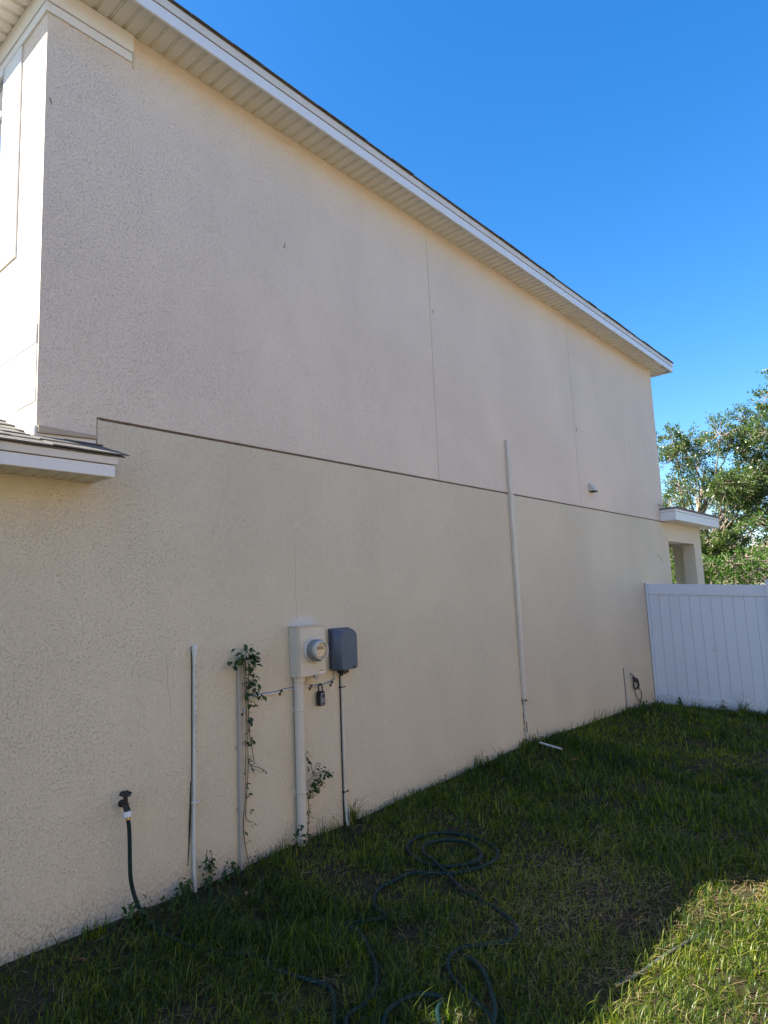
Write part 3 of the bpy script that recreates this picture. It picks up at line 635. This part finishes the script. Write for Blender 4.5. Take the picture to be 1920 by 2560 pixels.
b = MB(); b.tube(spline([lay(p, .016) for p in [(3.28, -2.431), (3.404, -2.467), (3.55, -2.495), (3.694, -2.526)]]+[lay((4.006, -2.605), .014), lay((4.2, -2.66), -.01)], 6), .009, 10); b.build('tube', 'hose_grey', t)
b = MB(); p0 = Vector(lay((3.28, -2.431), .016)); b.lathe([(0, .011), (.03, .011), (.032, .008)], p0, (-1, .27, 0), 12); b.build('brass_end', 'brass', t)

# debris
t = MB(); t.tube([lay((6.82, -.15), .045), lay((6.80, -.42), .045)], .011, 12); o = t.build('pvc_offcut', 'pvc'); tag(o, 'white plastic pipe offcut lying in grass under the line cover', 'pipe offcut')

def leaf_poly(L, W, cup=0.25, n=5):
    """a cupped pointed leaf along +x, returned as verts and faces"""
    vs = []; fs = []
    for i in range(n+1):
        t = i/n; wd = W*math.sin(math.pi*min(1, t*0.97+.03))**.8*(1-.25*t); zc = -cup*L*t*t
        vs += [(L*t, -wd, zc+wd*.35), (L*t, 0, zc), (L*t, wd, zc+wd*.35)]
    for i in range(n):
        a = 3*i; fs += [(a, a+3, a+4, a+1), (a+1, a+4, a+5, a+2)]
    return vs, fs
def put_leaf(b, pos, yaw, pitch, roll, L, W, tone, cup=.25, n=4):
    vs, fs = leaf_poly(L, W, cup, n)
    mx = Matrix.Rotation(yaw, 4, 'Z') @ Matrix.Rotation(-pitch, 4, 'Y') @ Matrix.Rotation(roll, 4, 'X')
    b.add([Vector(pos)+mx @ Vector(v) for v in vs], fs, 0, tone)
for (x, y, hgt, L, W, yaw, pit, tone, lab) in (
        (6.57, -.72, .05, .13, .030, 2.4, .15, .95, 'pale curled dead leaf on grass beyond the white pipe offcut'),
        (3.795, -2.335, .085, .05, .022, -2.3, .9, .7, 'brown leaf standing up at the edge of the sunlit grass'),
        (2.69, -.36, .03, .085, .010, .8, .2, 1.0, 'slim straw coloured leaf on bare soil beside the square conduit'),
        (1.69, -.40, .04, .075, .024, 2.0, .3, .3, 'dull brown dead leaf in the grass below the spigot')):
    b = MB(); put_leaf(b, (x, y, gzf(x, y)+hgt), yaw, pit, .3, L, W, tone, .35, 6); o = b.build('dead_leaf', 'dryleaf', recalc=False); tag(o, lab, 'dead leaf')

# ------------------------------------------------------------------ weeds and vines on the wall
def leaf_cluster(b, p, n, spread, L, rng, yb=-.012):
    for _ in range(n):
        q = Vector(p)+Vector((rng.gauss(0, spread), -abs(rng.gauss(0, spread*.5)), rng.gauss(0, spread)))
        q.y = min(q.y, yb)
        l = L*rng.uniform(.6, 1.25)
        put_leaf(b, q, rng.uniform(-math.pi, 0), rng.uniform(-.9, .4), rng.uniform(-.7, .7), l, l*rng.uniform(.26, .36), rng.random(), .3, 4)
rng = random.Random(21)
t = thing('ivy_vine', (2.95, -.04, gzf(2.95, -.05)), 'leafy green vine hanging over the square conduit', 'vine')
b = MB()
st = [[(2.955, -.045, 1.36), (2.950, -.045, 1.0), (2.955, -.03, .7), (2.948, -.03, .45), (2.925, -.03, .25), (2.957, -.03, .05), (2.97, -.05, gzf(2.97, -.05)-.01)],
      [(2.925, -.06, 1.38), (2.938, -.05, 1.15), (2.958, -.045, .95), (2.965, -.04, .75), (2.972, -.03, .6), (2.955, -.03, .42), (2.950, -.03, .30), (2.995, -.03, .26)],
      [(2.975, -.05, 1.34), (2.968, -.05, 1.1), (2.972, -.05, .9), (3.015, -.03, .70), (3.03, -.03, .63)],
      [(2.968, -.04, .68), (2.99, -.04, .63), (3.05, -.04, .61), (3.11, -.04, .575)],
      [(2.97, -.05, 1.12), (3.02, -.05, 1.10), (3.06, -.05, 1.075), (3.09, -.045, 1.10)],
      [(2.94, -.05, 1.36), (2.965, -.045, 1.05), (2.978, -.04, .8)]]
for s_ in st: b.tube(spline(s_, 6), .0026, 5)
b.build('stem', 'stem', t)
b = MB()
for (x, z, n, sp, L) in ((2.91, 1.385, 30, .028, .042), (2.99, 1.36, 46, .034, .045), (2.955, 1.41, 14, .03, .04), (2.85, 1.335, 12, .018, .042), (3.03, 1.33, 12, .02, .042), (2.97, 1.28, 26, .03, .042), (2.965, 1.21, 18, .024, .04), (3.0, 1.18, 12, .02, .042), (2.965, 1.12, 16, .022, .04), (3.02, 1.165, 6, .02, .04), (3.06, 1.085, 11, .024, .04), (2.99, 1.04, 6, .015, .045), (2.96, .985, 6, .018, .035), (2.975, .93, 9, .018, .035), (2.955, .84, 5, .014, .03), (2.95, .775, 7, .013, .032), (3.0, .79, 8, .016, .035), (2.98, .675, 9, .018, .03), (3.0, .615, 6, .015, .034), (3.11, .572, 5, .01, .026), (2.955, .51, 6, .013, .03), (2.955, .43, 5, .010, .03), (2.97, .34, 2, .008, .03), (2.99, .255, 6, .018, .025), (2.935, .23, 2, .01, .025), (2.945, .15, 2, .008, .025), (2.99, .03, 16, .03, .018)):
    leaf_cluster(b, (x, -.05 if z > .9 else -.035, z), max(2, int(n*.72)), sp*1.05, L*1.04, rng)
b.build('leaves', 'weedleaf', t, recalc=False)
t = thing('climbing_weed', (3.48, -.05, gzf(3.48, -.06)), 'leafy weed sprawling sideways off the fat meter pipe', 'weed')
b = MB()
for s_ in ([(3.42, -.09, gzf(3.42, -.09)), (3.455, -.09, .10), (3.478, -.075, .22), (3.475, -.07, .32)], [(3.475, -.06, .42), (3.53, -.06, .44), (3.60, -.055, .46), (3.69, -.05, .44), (3.72, -.05, .42)],
           [(3.475, -.06, .32), (3.53, -.06, .35), (3.59, -.055, .40), (3.63, -.05, .41)], [(3.56, -.05, .44), (3.53, -.05, .53), (3.48, -.06, .60)], [(3.55, -.05, .45), (3.585, -.05, .51), (3.60, -.05, .53)]):
    b.tube(spline(s_, 5), .0024, 5)
b.build('stem', 'stem', t)
b = MB()
for (x, z, n, sp, L) in ((3.478, .60, 12, .014, .026), (3.505, .565, 6, .010, .028), (3.49, .52, 3, .008, .03), (3.59, .52, 4, .012, .03), (3.62, .455, 22, .025, .028), (3.67, .44, 16, .02, .028), (3.71, .425, 7, .012, .028), (3.56, .455, 7, .02, .025), (3.54, .395, 12, .016, .038), (3.56, .36, 12, .016, .038), (3.60, .40, 6, .016, .034), (3.63, .385, 5, .012, .034), (3.51, .33, 9, .014, .03), (3.48, .315, 8, .012, .026), (3.478, .245, 5, .01, .024), (3.478, .19, 5, .011, .026), (3.470, .115, 4, .01, .024)):
    leaf_cluster(b, (x, -.06, z), n, sp, L, rng)
for (x, z, n, sp, L) in ((3.36, .13, 10, .018, .032), (3.355, .08, 9, .02, .032), (3.43, .055, 7, .02, .03)): leaf_cluster(b, (x, -.095, z), n, sp, L, rng, -.085)
b.build('leaves', 'weedleaf', t, recalc=False)
def leafy_weed(x, y, h, n, label, L=.034, spread=.03, lean=.05):
    z = gzf(x, y); t = thing('leafy_weed', (x, y, z), label, 'weed', 'leafy weeds along the foot of the wall'); b = MB(); lv = MB()
    for k in range(max(1, n//16)):
        tip = Vector((x+rng.gauss(0, lean), y-abs(rng.gauss(0, lean*.4)), z+h*rng.uniform(.7, 1.05))); mid = Vector((x+rng.gauss(0, .015), y, z+h*.5))
        sp_ = spline([(x+rng.gauss(0, .01), y, z-.01), mid, tip], 6); b.tube(sp_, .0022, 5)
        for i in range(16): q = sp_[int(rng.triangular(1, len(sp_)-1, len(sp_)-1))]; leaf_cluster(lv, q, 1, .012+spread*.3, L, rng, -.01)
    leaf_cluster(lv, (x, y-.02, z+.03), n//2, spread, L, rng)
    b.build('stem', 'stem', t); lv.build('leaves', 'weedleaf', t, recalc=False)
leafy_weed(2.63, -.05, .23, 56, 'tall leafy weed right of the thin white conduit', .036, .03)
leafy_weed(2.44, -.06, .10, 44, 'low leafy weed left of the thin white conduit', .04, .05)
leafy_weed(2.755, -.05, .09, 14, 'small weed between the white and square conduits', .032, .025)
leafy_weed(2.83, -.05, .07, 12, 'small weed just left of the square conduit foot', .036, .03)
leafy_weed(2.05, -.17, .12, 70, 'clump of leafy weeds where the hose meets the ground', .045, .065)
leafy_weed(2.35, -.09, .08, 20, 'sparse weed at wall foot between hose and white conduit', .04, .04)
leafy_weed(3.53, -.05, .05, 14, 'tiny weed at the wall right of the meter pipe foot', .028, .03)
leafy_weed(6.86, -.06, .09, 26, 'weed at the foot of the tall line cover', .03, .05)
leafy_weed(10.02, -.07, .13, 30, 'weed growing under the coiled wire', .045, .06)
leafy_weed(10.72, -.35, .14, 30, 'broad leafed weed at the bottom rail of the fence nearest the wall', .06, .07)
leafy_weed(10.75, -.95, .16, 22, 'weed at the foot of the fence near its middle', .05, .05)

def blades(N, x, y, z, h, wd, az, bend, tone, tw=None):
    """numpy grass: each blade 7 verts, 2 quads and a tip"""
    dx, dy = np.cos(az), np.sin(az); px, py = -dy, dx
    lev = np.array([0., .4, .75, 1.]); V = np.zeros((N, 7, 3)); k = 0
    for i, t in enumerate(lev):
        out = h*bend*t*t; up_ = h*t*np.sqrt(np.clip(1-(bend*t*.75)**2, .03, 1)); hw = wd*.5*(1-.35*t-.25*t*t)
        cx, cy, cz = x+dx*out, y+dy*out, z+up_
        if i < 3:
            V[:, k] = np.stack([cx-px*hw, cy-py*hw, cz], 1); V[:, k+1] = np.stack([cx+px*hw, cy+py*hw, cz+wd*.15], 1); k += 2
        else: V[:, k] = np.stack([cx, cy, cz], 1)
    return V, np.repeat(tone, 7)
def blade_mesh(name, groups, parent=None, base=(0, 0, 0)):
    """groups: list of (V, tone, material key)"""
    Vs = np.concatenate([g[0].reshape(-1, 3) for g in groups])-np.array(base); T = np.concatenate([g[1] for g in groups])
    N = len(Vs)//7; off = np.arange(N)[:, None]*7
    q = (off+np.array([0, 1, 3, 2, 2, 3, 5, 4, 4, 5, 6])).ravel().astype(np.int32)
    st = (np.arange(N)[:, None]*11+np.array([0, 4, 8])).ravel().astype(np.int32)
    me = bpy.data.meshes.new(name); me.vertices.add(len(Vs)); me.vertices.foreach_set('co', Vs.ravel().astype(np.float32))
    me.loops.add(len(q)); me.loops.foreach_set('vertex_index', q); me.polygons.add(3*N); me.polygons.foreach_set('loop_start', st)
    mi = np.concatenate([np.full(len(g[0])*3, i) for i, g in enumerate(groups)]).astype(np.int32)
    for g in groups: me.materials.append(MAT[g[2]])
    me.polygons.foreach_set('material_index', mi); me.polygons.foreach_set('use_smooth', np.ones(3*N, bool))
    at = me.attributes.new('tone', 'FLOAT', 'POINT'); at.data.foreach_set('value', T.astype(np.float32)); me.update(calc_edges=True); me.validate()
    o = bpy.data.objects.new(name, me); COL.objects.link(o)
    if parent: o.parent = parent
    return o
def tuft(x, y, n, h, label, spread=.03, wd=.006):
    z = gzf(x, y); g = RNG
    xs = x+g.normal(0, spread, n); ys = np.minimum(y+g.normal(0, spread*.5, n), -.01)
    V, T = blades(n, xs, ys, np.full(n, z-.01), h*g.uniform(.45, 1.05, n), np.full(n, wd), g.uniform(-math.pi, 0.0, n), g.uniform(.1, .8, n), g.random(n))
    o = blade_mesh('grass_tuft', [(V, T, 'grass')], base=(x, y, z)); o.location = (x, y, z); tag(o, label, 'grass tuft', 'tall grass tufts at the wall and fence')
tuft(3.965, -.045, 46, .24, 'tall grass tuft at the foot of the thin torn conduit', .03)
tuft(3.655, -.05, 20, .19, 'thin seeding grass tuft between meter pipe and thin conduit', .03, .004)
tuft(3.21, -.06, 26, .17, 'grass tuft between square conduit and meter pipe', .05, .005)
tuft(3.08, -.06, 16, .11, 'short grass tuft right of the square conduit foot', .03, .005)
tuft(2.47, -.05, 8, .20, 'few upright blades beside the white conduit foot', .025, .005)
tuft(1.86, -.10, 34, .13, 'grass tuft at the wall left of the hose', .05, .008)
tuft(5.75, -.05, 24, .20, 'grass tuft on the wall left of the line cover', .06, .007)
tuft(6.65, -.10, 60, .15, 'dense grass clump at the line cover foot', .13, .009)
tuft(8.6, -.06, 30, .2, 'grass tuft along the wall between line cover and short conduit', .2, .009)
tuft(10.74, -1.25, 30, .26, 'tall grass tuft against the fence bottom at right', .06, .01)
tuft(10.74, -.62, 24, .17, 'shorter grass tuft against the fence bottom', .1, .009)

# ------------------------------------------------------------------ lawn
def lawn():
    g = RNG
    def sample(n, x0, x1, y0, y1): return g.uniform(x0, x1, n), g.uniform(y0, y1, n)
    sets = []
    for (x0, x1, y0, y1, dens) in ((1.0, 3.6, -3.6, -.02, 8000), (3.6, 5.6, -3.6, -.02, 6000), (5.6, 8.2, -3.6, -.02, 3300), (8.2, 10.8, -3.6, -.02, 2200), (-1.5, 1.0, -6, -.02, 500), (1.0, 10.8, -6, -3.6, 600), (11.0, 13.5, -4, -.3, 250)):
        sets.append(sample(int((x1-x0)*(y1-y0)*dens), x0, x1, y0, y1))
    x = np.concatenate([s[0] for s in sets]); y = np.concatenate([s[1] for s in sets])
    clump = vnoise(x, y, 3.3)*.5+vnoise(x, y, 8.5)*.3+vnoise(x, y, 21)*.2
    brown = np.exp(-(((x-4.0)/.75)**2+((y+1.98)/.42)**2))+.55*np.exp(-(((x-4.75)/.4)**2+((y+2.72)/.22)**2))+.5*np.exp(-(((x-3.35)/.35)**2+((y+.45)/.25)**2))
    dirt = np.clip((.50-np.abs(y))/.3, 0, 1)*np.clip((3.2-x)/.6, 0, 1)*np.clip((x-1.45)/.4, .15, 1)+np.clip((.10-np.abs(y))/.1, 0, 1)*.7+.75*np.exp(-(((x-3.5)/.14)**2+((y+1.95)/.1)**2))
    keep = g.random(len(x)) < np.clip((clump-.22)*2.6, .12, 1)*np.clip(1-.62*brown, .25, 1)*np.clip(1-.9*dirt, .06, 1)
    x, y, clump, brown, dirt = (a[keep] for a in (x, y, clump, brown, dirt)); N = len(x)
    dist = np.sqrt(x**2+(y+3.91)**2+2.5); far = np.clip(dist/3.6, 1, 3.2)
    lush = vnoise(x, y, 1.1)*.6+vnoise(x, y, 2.7)*.4
    h = (.028+.052*lush)*np.exp(g.normal(0, .38, N))*np.clip(1-.45*brown, .5, 1)*(.8+.45*clump)
    wd = .0042*far*g.uniform(.7, 1.35, N)
    flat = np.array([(a_, b_) in PRESSED for a_, b_ in zip(np.floor(x/.014).astype(int), np.floor(y/.014).astype(int))]); h = np.where(flat, np.minimum(h*.4, .028), h)
    bend = np.clip(g.normal(.72, .32, N), .05, 1.2)
    tone = np.clip(.25+.5*(1-lush)+.35*brown+.22*(vnoise(x, y, 6)-.5)+g.normal(0, .24, N), 0, 1)
    z = gz(x, y)-.004
    V, T = blades(N, x, y, z, h, wd, g.uniform(0, 2*math.pi, N), bend, tone)
    # thatch: dry blades lying flat
    sets = []
    for (x0, x1, y0, y1, dens) in ((1.0, 3.6, -3.6, -.01, 2600), (3.6, 5.6, -3.6, -.01, 1900), (5.6, 10.8, -3.6, -.01, 600), (-1.5, 1.0, -6, -.01, 150), (1, 10.8, -6, -3.6, 150)):
        sets.append(sample(int((x1-x0)*(y1-y0)*dens), x0, x1, y0, y1))
    x = np.concatenate([s[0] for s in sets]); y = np.concatenate([s[1] for s in sets])
    brown = np.exp(-(((x-4.0)/.8)**2+((y+1.98)/.45)**2))+.6*np.exp(-(((x-4.75)/.45)**2+((y+2.72)/.25)**2))
    keep = g.random(len(x)) < np.clip(.13+1.0*brown+.4*(vnoise(x, y, 4)-.5), .08, 1); x, y = x[keep], y[keep]; n2 = len(x)
    far = np.clip(np.sqrt(x**2+(y+3.91)**2+2.5)/3.6, 1, 3.2)
    az = g.uniform(0, 2*math.pi, n2); ln = g.uniform(.03, .11, n2); wd2 = .0028*far*g.uniform(.7, 1.4, n2); tilt = np.abs(g.normal(0, .28, n2)); side = g.normal(0, .12, n2)
    zz = gz(x, y)+g.uniform(.002, .03, n2); V2 = np.zeros((n2, 7, 3)); k = 0
    for i, t in enumerate((0., .4, .75, 1.)):
        cx = x+np.cos(az)*ln*t*np.cos(tilt)-np.sin(az)*side*ln*t*t; cy = y+np.sin(az)*ln*t*np.cos(tilt)+np.cos(az)*side*ln*t*t; cz = zz+ln*np.sin(tilt)*t*(1-.45*t); hw = wd2*.5*(1-.6*t)
        if i < 3:
            V2[:, k] = np.stack([cx+np.sin(az)*hw, cy-np.cos(az)*hw, cz], 1); V2[:, k+1] = np.stack([cx-np.sin(az)*hw, cy+np.cos(az)*hw, cz+hw*.4], 1); k += 2
        else: V2[:, k] = np.stack([cx, cy, cz], 1)
    T2 = np.repeat(g.random(n2), 7)
    o = blade_mesh('grass', [(V, T, 'grass'), (V2, T2, 'straw')]); tag(o, 'patchy green lawn grass with dry straw along the house', 'grass', kind='stuff')
    print('blades', N, n2)
lawn()

# ------------------------------------------------------------------ fence
def fence_panel(t, y0, y1, zt0, zt1, zb0, zb1, FX=10.85):
    """panel between y0 (near wall) and y1; heights slope from index 0 to 1"""
    L = lambda a, c, y: a+(c-a)*(y-y0)/(y1-y0)
    def rail(name, top, hgt, th):
        b = MB(); vs = []
        for y in (y0, y1):
            for xx in (FX-th/2, FX+th/2):
                z1 = L(top[0], top[1], y); vs += [(xx, y, z1-hgt), (xx, y, z1)]
        b.add(vs, [(0, 1, 3, 2), (4, 6, 7, 5), (0, 4, 5, 1), (2, 3, 7, 6), (1, 5, 7, 3), (0, 2, 6, 4)]); b.build(name, 'vinyl', t, bevel=.004)
    rail('top_rail', (zt0, zt1), .165, .066); rail('bottom_rail', (zb0+.155, zb1+.155), .155, .066)
    b = MB(); n = 11; w_ = (y1-y0)/n
    for i in range(n):
        ya, yb = y0+i*w_, y0+(i+1)*w_; s_ = .0020 if w_ > 0 else -.0020
        vs = []
        for yy in (ya+s_, yb-s_):
            for xx in (FX-.018, FX+.018): vs += [(xx, yy, L(zb0, zb1, yy)+.14), (xx, yy, L(zt0, zt1, yy)-.15)]
        b.add(vs, [(0, 1, 3, 2), (4, 6, 7, 5), (0, 4, 5, 1), (2, 3, 7, 6), (1, 5, 7, 3), (0, 2, 6, 4)])
    b.box(FX-.003, FX+.003, min(y0, y1), max(y0, y1), min(zb0, zb1)+.1, min(zt0, zt1)-.1)
    b.build('infill_panel', 'vinyl', t, smooth=False)
t = thing('vinyl_fence', (10.85, -.9, -.05), 'white vinyl privacy fence closing the side yard', 'fence')
def post(y, z0, z1, w_, cap):
    b = MB(); b.box(10.85-w_, 10.85+w_, y-w_, y+w_, z0, z1); b.build('post', 'vinyl', t, bevel=.004)
    if cap: b = MB(); b.prism([(10.85-w_-.006, y-w_-.006), (10.85+w_+.006, y-w_-.006), (10.85+w_+.006, y+w_+.006), (10.85-w_-.006, y+w_+.006)], 'z', z1+.001, z1+.02); b.build('post_cap', 'vinyl', t, bevel=.006)
b = MB(); b.box(10.81, 10.89, -.046, -.008, -.15, 1.838); b.build('wall_post', 'vinyl', t, bevel=.003)
fence_panel(t, -.047, -1.705, 1.823, 1.722, -.015, -.125); post(-1.768, -.4, 1.775, .062, True)
fence_panel(t, -1.831, -3.55, 1.715, 1.62, -.13, -.22); post(-3.613, -.5, 1.67, .062, True)
fence_panel(t, -3.676, -5.3, 1.615, 1.53, -.22, -.30); post(-5.363, -.5, 1.58, .062, True)
b = MB(); b.lathe([(0, .006), (.002, .006)], (10.8315, -.92, .80), (-1, 0, 0), 10); b.lathe([(0, .004), (.002, .004)], (10.8315, -.955, .80), (-1, 0, 0), 10); b.build('screw_hole', 'black', t)

t = thing('back_fence', (19.5, 0, -.3), 'white vinyl fence along the back of the yard seen through the porch opening', 'fence')
b = MB(); b.box(19.47, 19.53, -8, 12, -.3, 1.78); b.build('infill_panel', 'vinyl', t)
for y in np.arange(-8, 12.1, 1.97):
    b = MB(); b.box(19.43, 19.57, y-.06, y+.06, -.4, 2.02); b.build('post', 'vinyl', t, bevel=.006)

# ------------------------------------------------------------------ trees
def tree(name, base, lobes, trunk_top, label, seed, leaf_key='oakleaf', L=.072, per_twig=42, twigs=32, twl=.55, trunk_r=.16, cat='tree'):
    rg = np.random.default_rng(seed); rr = random.Random(seed)
    if cat == 'tree': lobes = [q for q in lobes if not (q[1]+q[3]*.5 > 2.85 and q[2] > 4.9)]
    t = thing(name, base, label, cat); b = MB()
    base = Vector(base); top = Vector(trunk_top)
    tr = spline([base-Vector((0, 0, .2)), base.lerp(top, .35)+Vector((rr.gauss(0, .12), rr.gauss(0, .12), 0)), base.lerp(top, .7)+Vector((rr.gauss(0, .2), rr.gauss(0, .2), 0)), top], 5)
    b.tube(tr, [trunk_r*(1-.75*i/(len(tr)-1)) for i in range(len(tr))], 10)
    P0, D0 = [], []
    for (lx, ly, lz, lr) in lobes:
        c = Vector((lx, ly, lz)); fr = min(.92, max(.18, (lz-base.z)/(top.z-base.z)*.62+rr.uniform(-.06, .06))); s0 = tr[int(fr*(len(tr)-1))]
        mid = s0.lerp(c, .5)+Vector((rr.gauss(0, .2), rr.gauss(0, .2), rr.uniform(-.3, .1)))
        lb = spline([s0, mid, c], 5); r0 = .05*min(1.3, lr)
        b.tube(lb, [r0*(1-.8*i/(len(lb)-1)) for i in range(len(lb))], 6, cap=False)
        for k in range(int(twigs*lr)):
            d = Vector((rr.gauss(0, 1), rr.gauss(0, 1), rr.gauss(.25, .9))).normalized(); rad = lr*rr.uniform(.35, 1.0)**.6
            tip = c+Vector((d.x*rad, d.y*rad, d.z*rad*.85)); st = c.lerp(tip, rr.uniform(.0, .3))
            mid = st.lerp(tip, .6)+Vector((rr.gauss(0, .06), rr.gauss(0, .06), rr.gauss(0, .06)))
            tw = spline([st, mid, tip], 3); b.tube(tw, [.011-.0085*i/(len(tw)-1) for i in range(len(tw))], 4, cap=False)
            # leaves along the outer twig
            dirn = (tip-mid).normalized()
            for j in range(per_twig):
                P0.append(mid.lerp(tip, rr.uniform(-.15, 1.12))+Vector((rr.gauss(0, .055), rr.gauss(0, .055), rr.gauss(0, .055)))*twl/.55); D0.append(dirn)
    b.build('trunk', 'bark', t)
    P0 = np.array([tuple(p) for p in P0]); D0 = np.array([tuple(p) for p in D0]); n = len(P0)
    a = D0*.6+rg.normal(0, .6, (n, 3)); a /= np.linalg.norm(a, axis=1)[:, None]
    r_ = rg.normal(0, 1, (n, 3))+np.array([0, 0, 1.0]); bv = np.cross(a, r_); bv /= np.linalg.norm(bv, axis=1)[:, None]; nv = np.cross(a, bv)
    l = L*rg.uniform(.65, 1.3, n)[:, None]; wd = l*rg.uniform(.22, .32, n)[:, None]
    V = np.stack([P0, P0+a*l*.45+bv*wd+nv*wd*.3, P0+a*l, P0+a*l*.45-bv*wd+nv*wd*.3], 1).reshape(-1, 3)-np.array(tuple(base))
    me = bpy.data.meshes.new('crown'); me.vertices.add(4*n); me.vertices.foreach_set('co', V.ravel().astype(np.float32))
    me.loops.add(4*n); me.loops.foreach_set('vertex_index', np.arange(4*n, dtype=np.int32)); me.polygons.add(n); me.polygons.foreach_set('loop_start', np.arange(0, 4*n, 4, dtype=np.int32))
    me.materials.append(MAT[leaf_key]); at = me.attributes.new('tone', 'FLOAT', 'POINT'); at.data.foreach_set('value', np.repeat(np.clip(rg.normal(.45, .25, n), 0, 1), 4).astype(np.float32))
    me.update(calc_edges=True); me.validate(); o = bpy.data.objects.new('crown', me); COL.objects.link(o); o.parent = t
    print(name, n); return t
def lobes(seed, n, cx, cy, rx, ry, z0, ztop, r=(.45, .85), inner=.35):
    """scatter lobes in a dome; ztop is a function of (x,y)"""
    rr = random.Random(seed); out = []
    while len(out) < n:
        x, y = rr.uniform(-1, 1), rr.uniform(-1, 1); q = x*x+y*y
        if q > 1: continue
        X, Y = cx+x*rx, cy+y*ry; zt = ztop(X, Y)*(1-.35*q*q)
        z = z0+(zt-z0)*rr.uniform(0, 1)**.8
        out.append((X, Y, z, rr.uniform(*r)))
    return out
tree('live_oak', (22.6, 2.3, -.3), lobes(1, 104, 22.2, 1.9, 2.1, 2.4, 1.1, lambda x, y: 6.7)+[(21.6, 2.1, 6.2, .5), (21.7, 1.3, 6.15, .45), (21.6, 2.7, 5.0, .55), (21.5, 2.9, 4.4, .6)], (22.5, 2.0, 5.4), 'loose leafed oak tree behind the porch, sky showing through its crown', 31)
tree('live_oak', (22.5, -1.7, -.3), lobes(2, 92, 22.3, -1.6, 2.4, 2.8, 1.2, lambda x, y: 8.3)+[(21.6, .15, 6.6, .45), (21.5, .45, 6.1, .45), (21.6, -.1, 7.1, .42), (21.5, .7, 5.6, .5)], (22.4, -1.6, 7.0), 'taller oak tree behind the fence at the right edge', 32, trunk_r=.2)
def bush(x, y, r, z, seed, label):
    rr = random.Random(seed); lb = [(x+rr.uniform(-r, r)*.7, y+rr.uniform(-r, r)*.8, rr.uniform(.4, z), rr.uniform(.28, .5)) for _ in range(26)]
    tree('bush', (x, y, -.3), lb, (x, y, z*.7), label, seed, 'hedgeleaf', .06, 22, 31, .4, .05, 'bush')
bush(17.2, .95, .7, 2.25, 51, 'bright green bush directly right of the porch corner')
bush(17.4, -.45, .9, 2.6, 52, 'bright green bush behind the fence at the right edge')

# ------------------------------------------------------------------ unseen house added across the side yard to throw warm sunlight back
MAT['stucco_tan'] = stucco('tan_stucco', (0.38, 0.28, 0.18), 40, 0.6)
t = thing('added_bounce_house', (4.5, -8.6, -.35), 'unseen tan stucco house added across the side yard to throw warm light back', 'house')
b = MB(); b.box(-5.5, 15.5, -16.5, -8.6, -.9, 5.3); b.build('wall', 'stucco_tan', t)
b = MB(); hip_roof(b, -5.9, 15.9, -16.9, -8.2, 5.42, .4); b.build('roof', 'shingle', t, smooth=False)
b = MB(); b.box(-5.9, 15.9, -8.22, -8.2, 5.2, 5.39); b.box(-5.9, 15.9, -8.6, -8.22, 5.3, 5.31); b.build('fascia', 'fascia', t)
for x in (0.5, 6.5, 11.5):
    b = MB(); b.box(x-.5, x+.5, -8.6, -8.585, 3.3, 4.6); w1 = b.build('window', 'glass', t)
    b = MB(); b.box(x-.56, x+.56, -8.6, -8.57, 4.603, 4.66); b.box(x-.56, x+.56, -8.6, -8.57, 3.24, 3.297); b.box(x-.56, x-.503, -8.6, -8.57, 3.3, 4.6); b.box(x+.503, x+.56, -8.6, -8.57, 3.3, 4.6); b.build('window_frame', 'fascia', w1)
bush(19.2, .2, 1.3, 3.5, 53, 'dull green bush under the oaks, behind the two bright bushes')
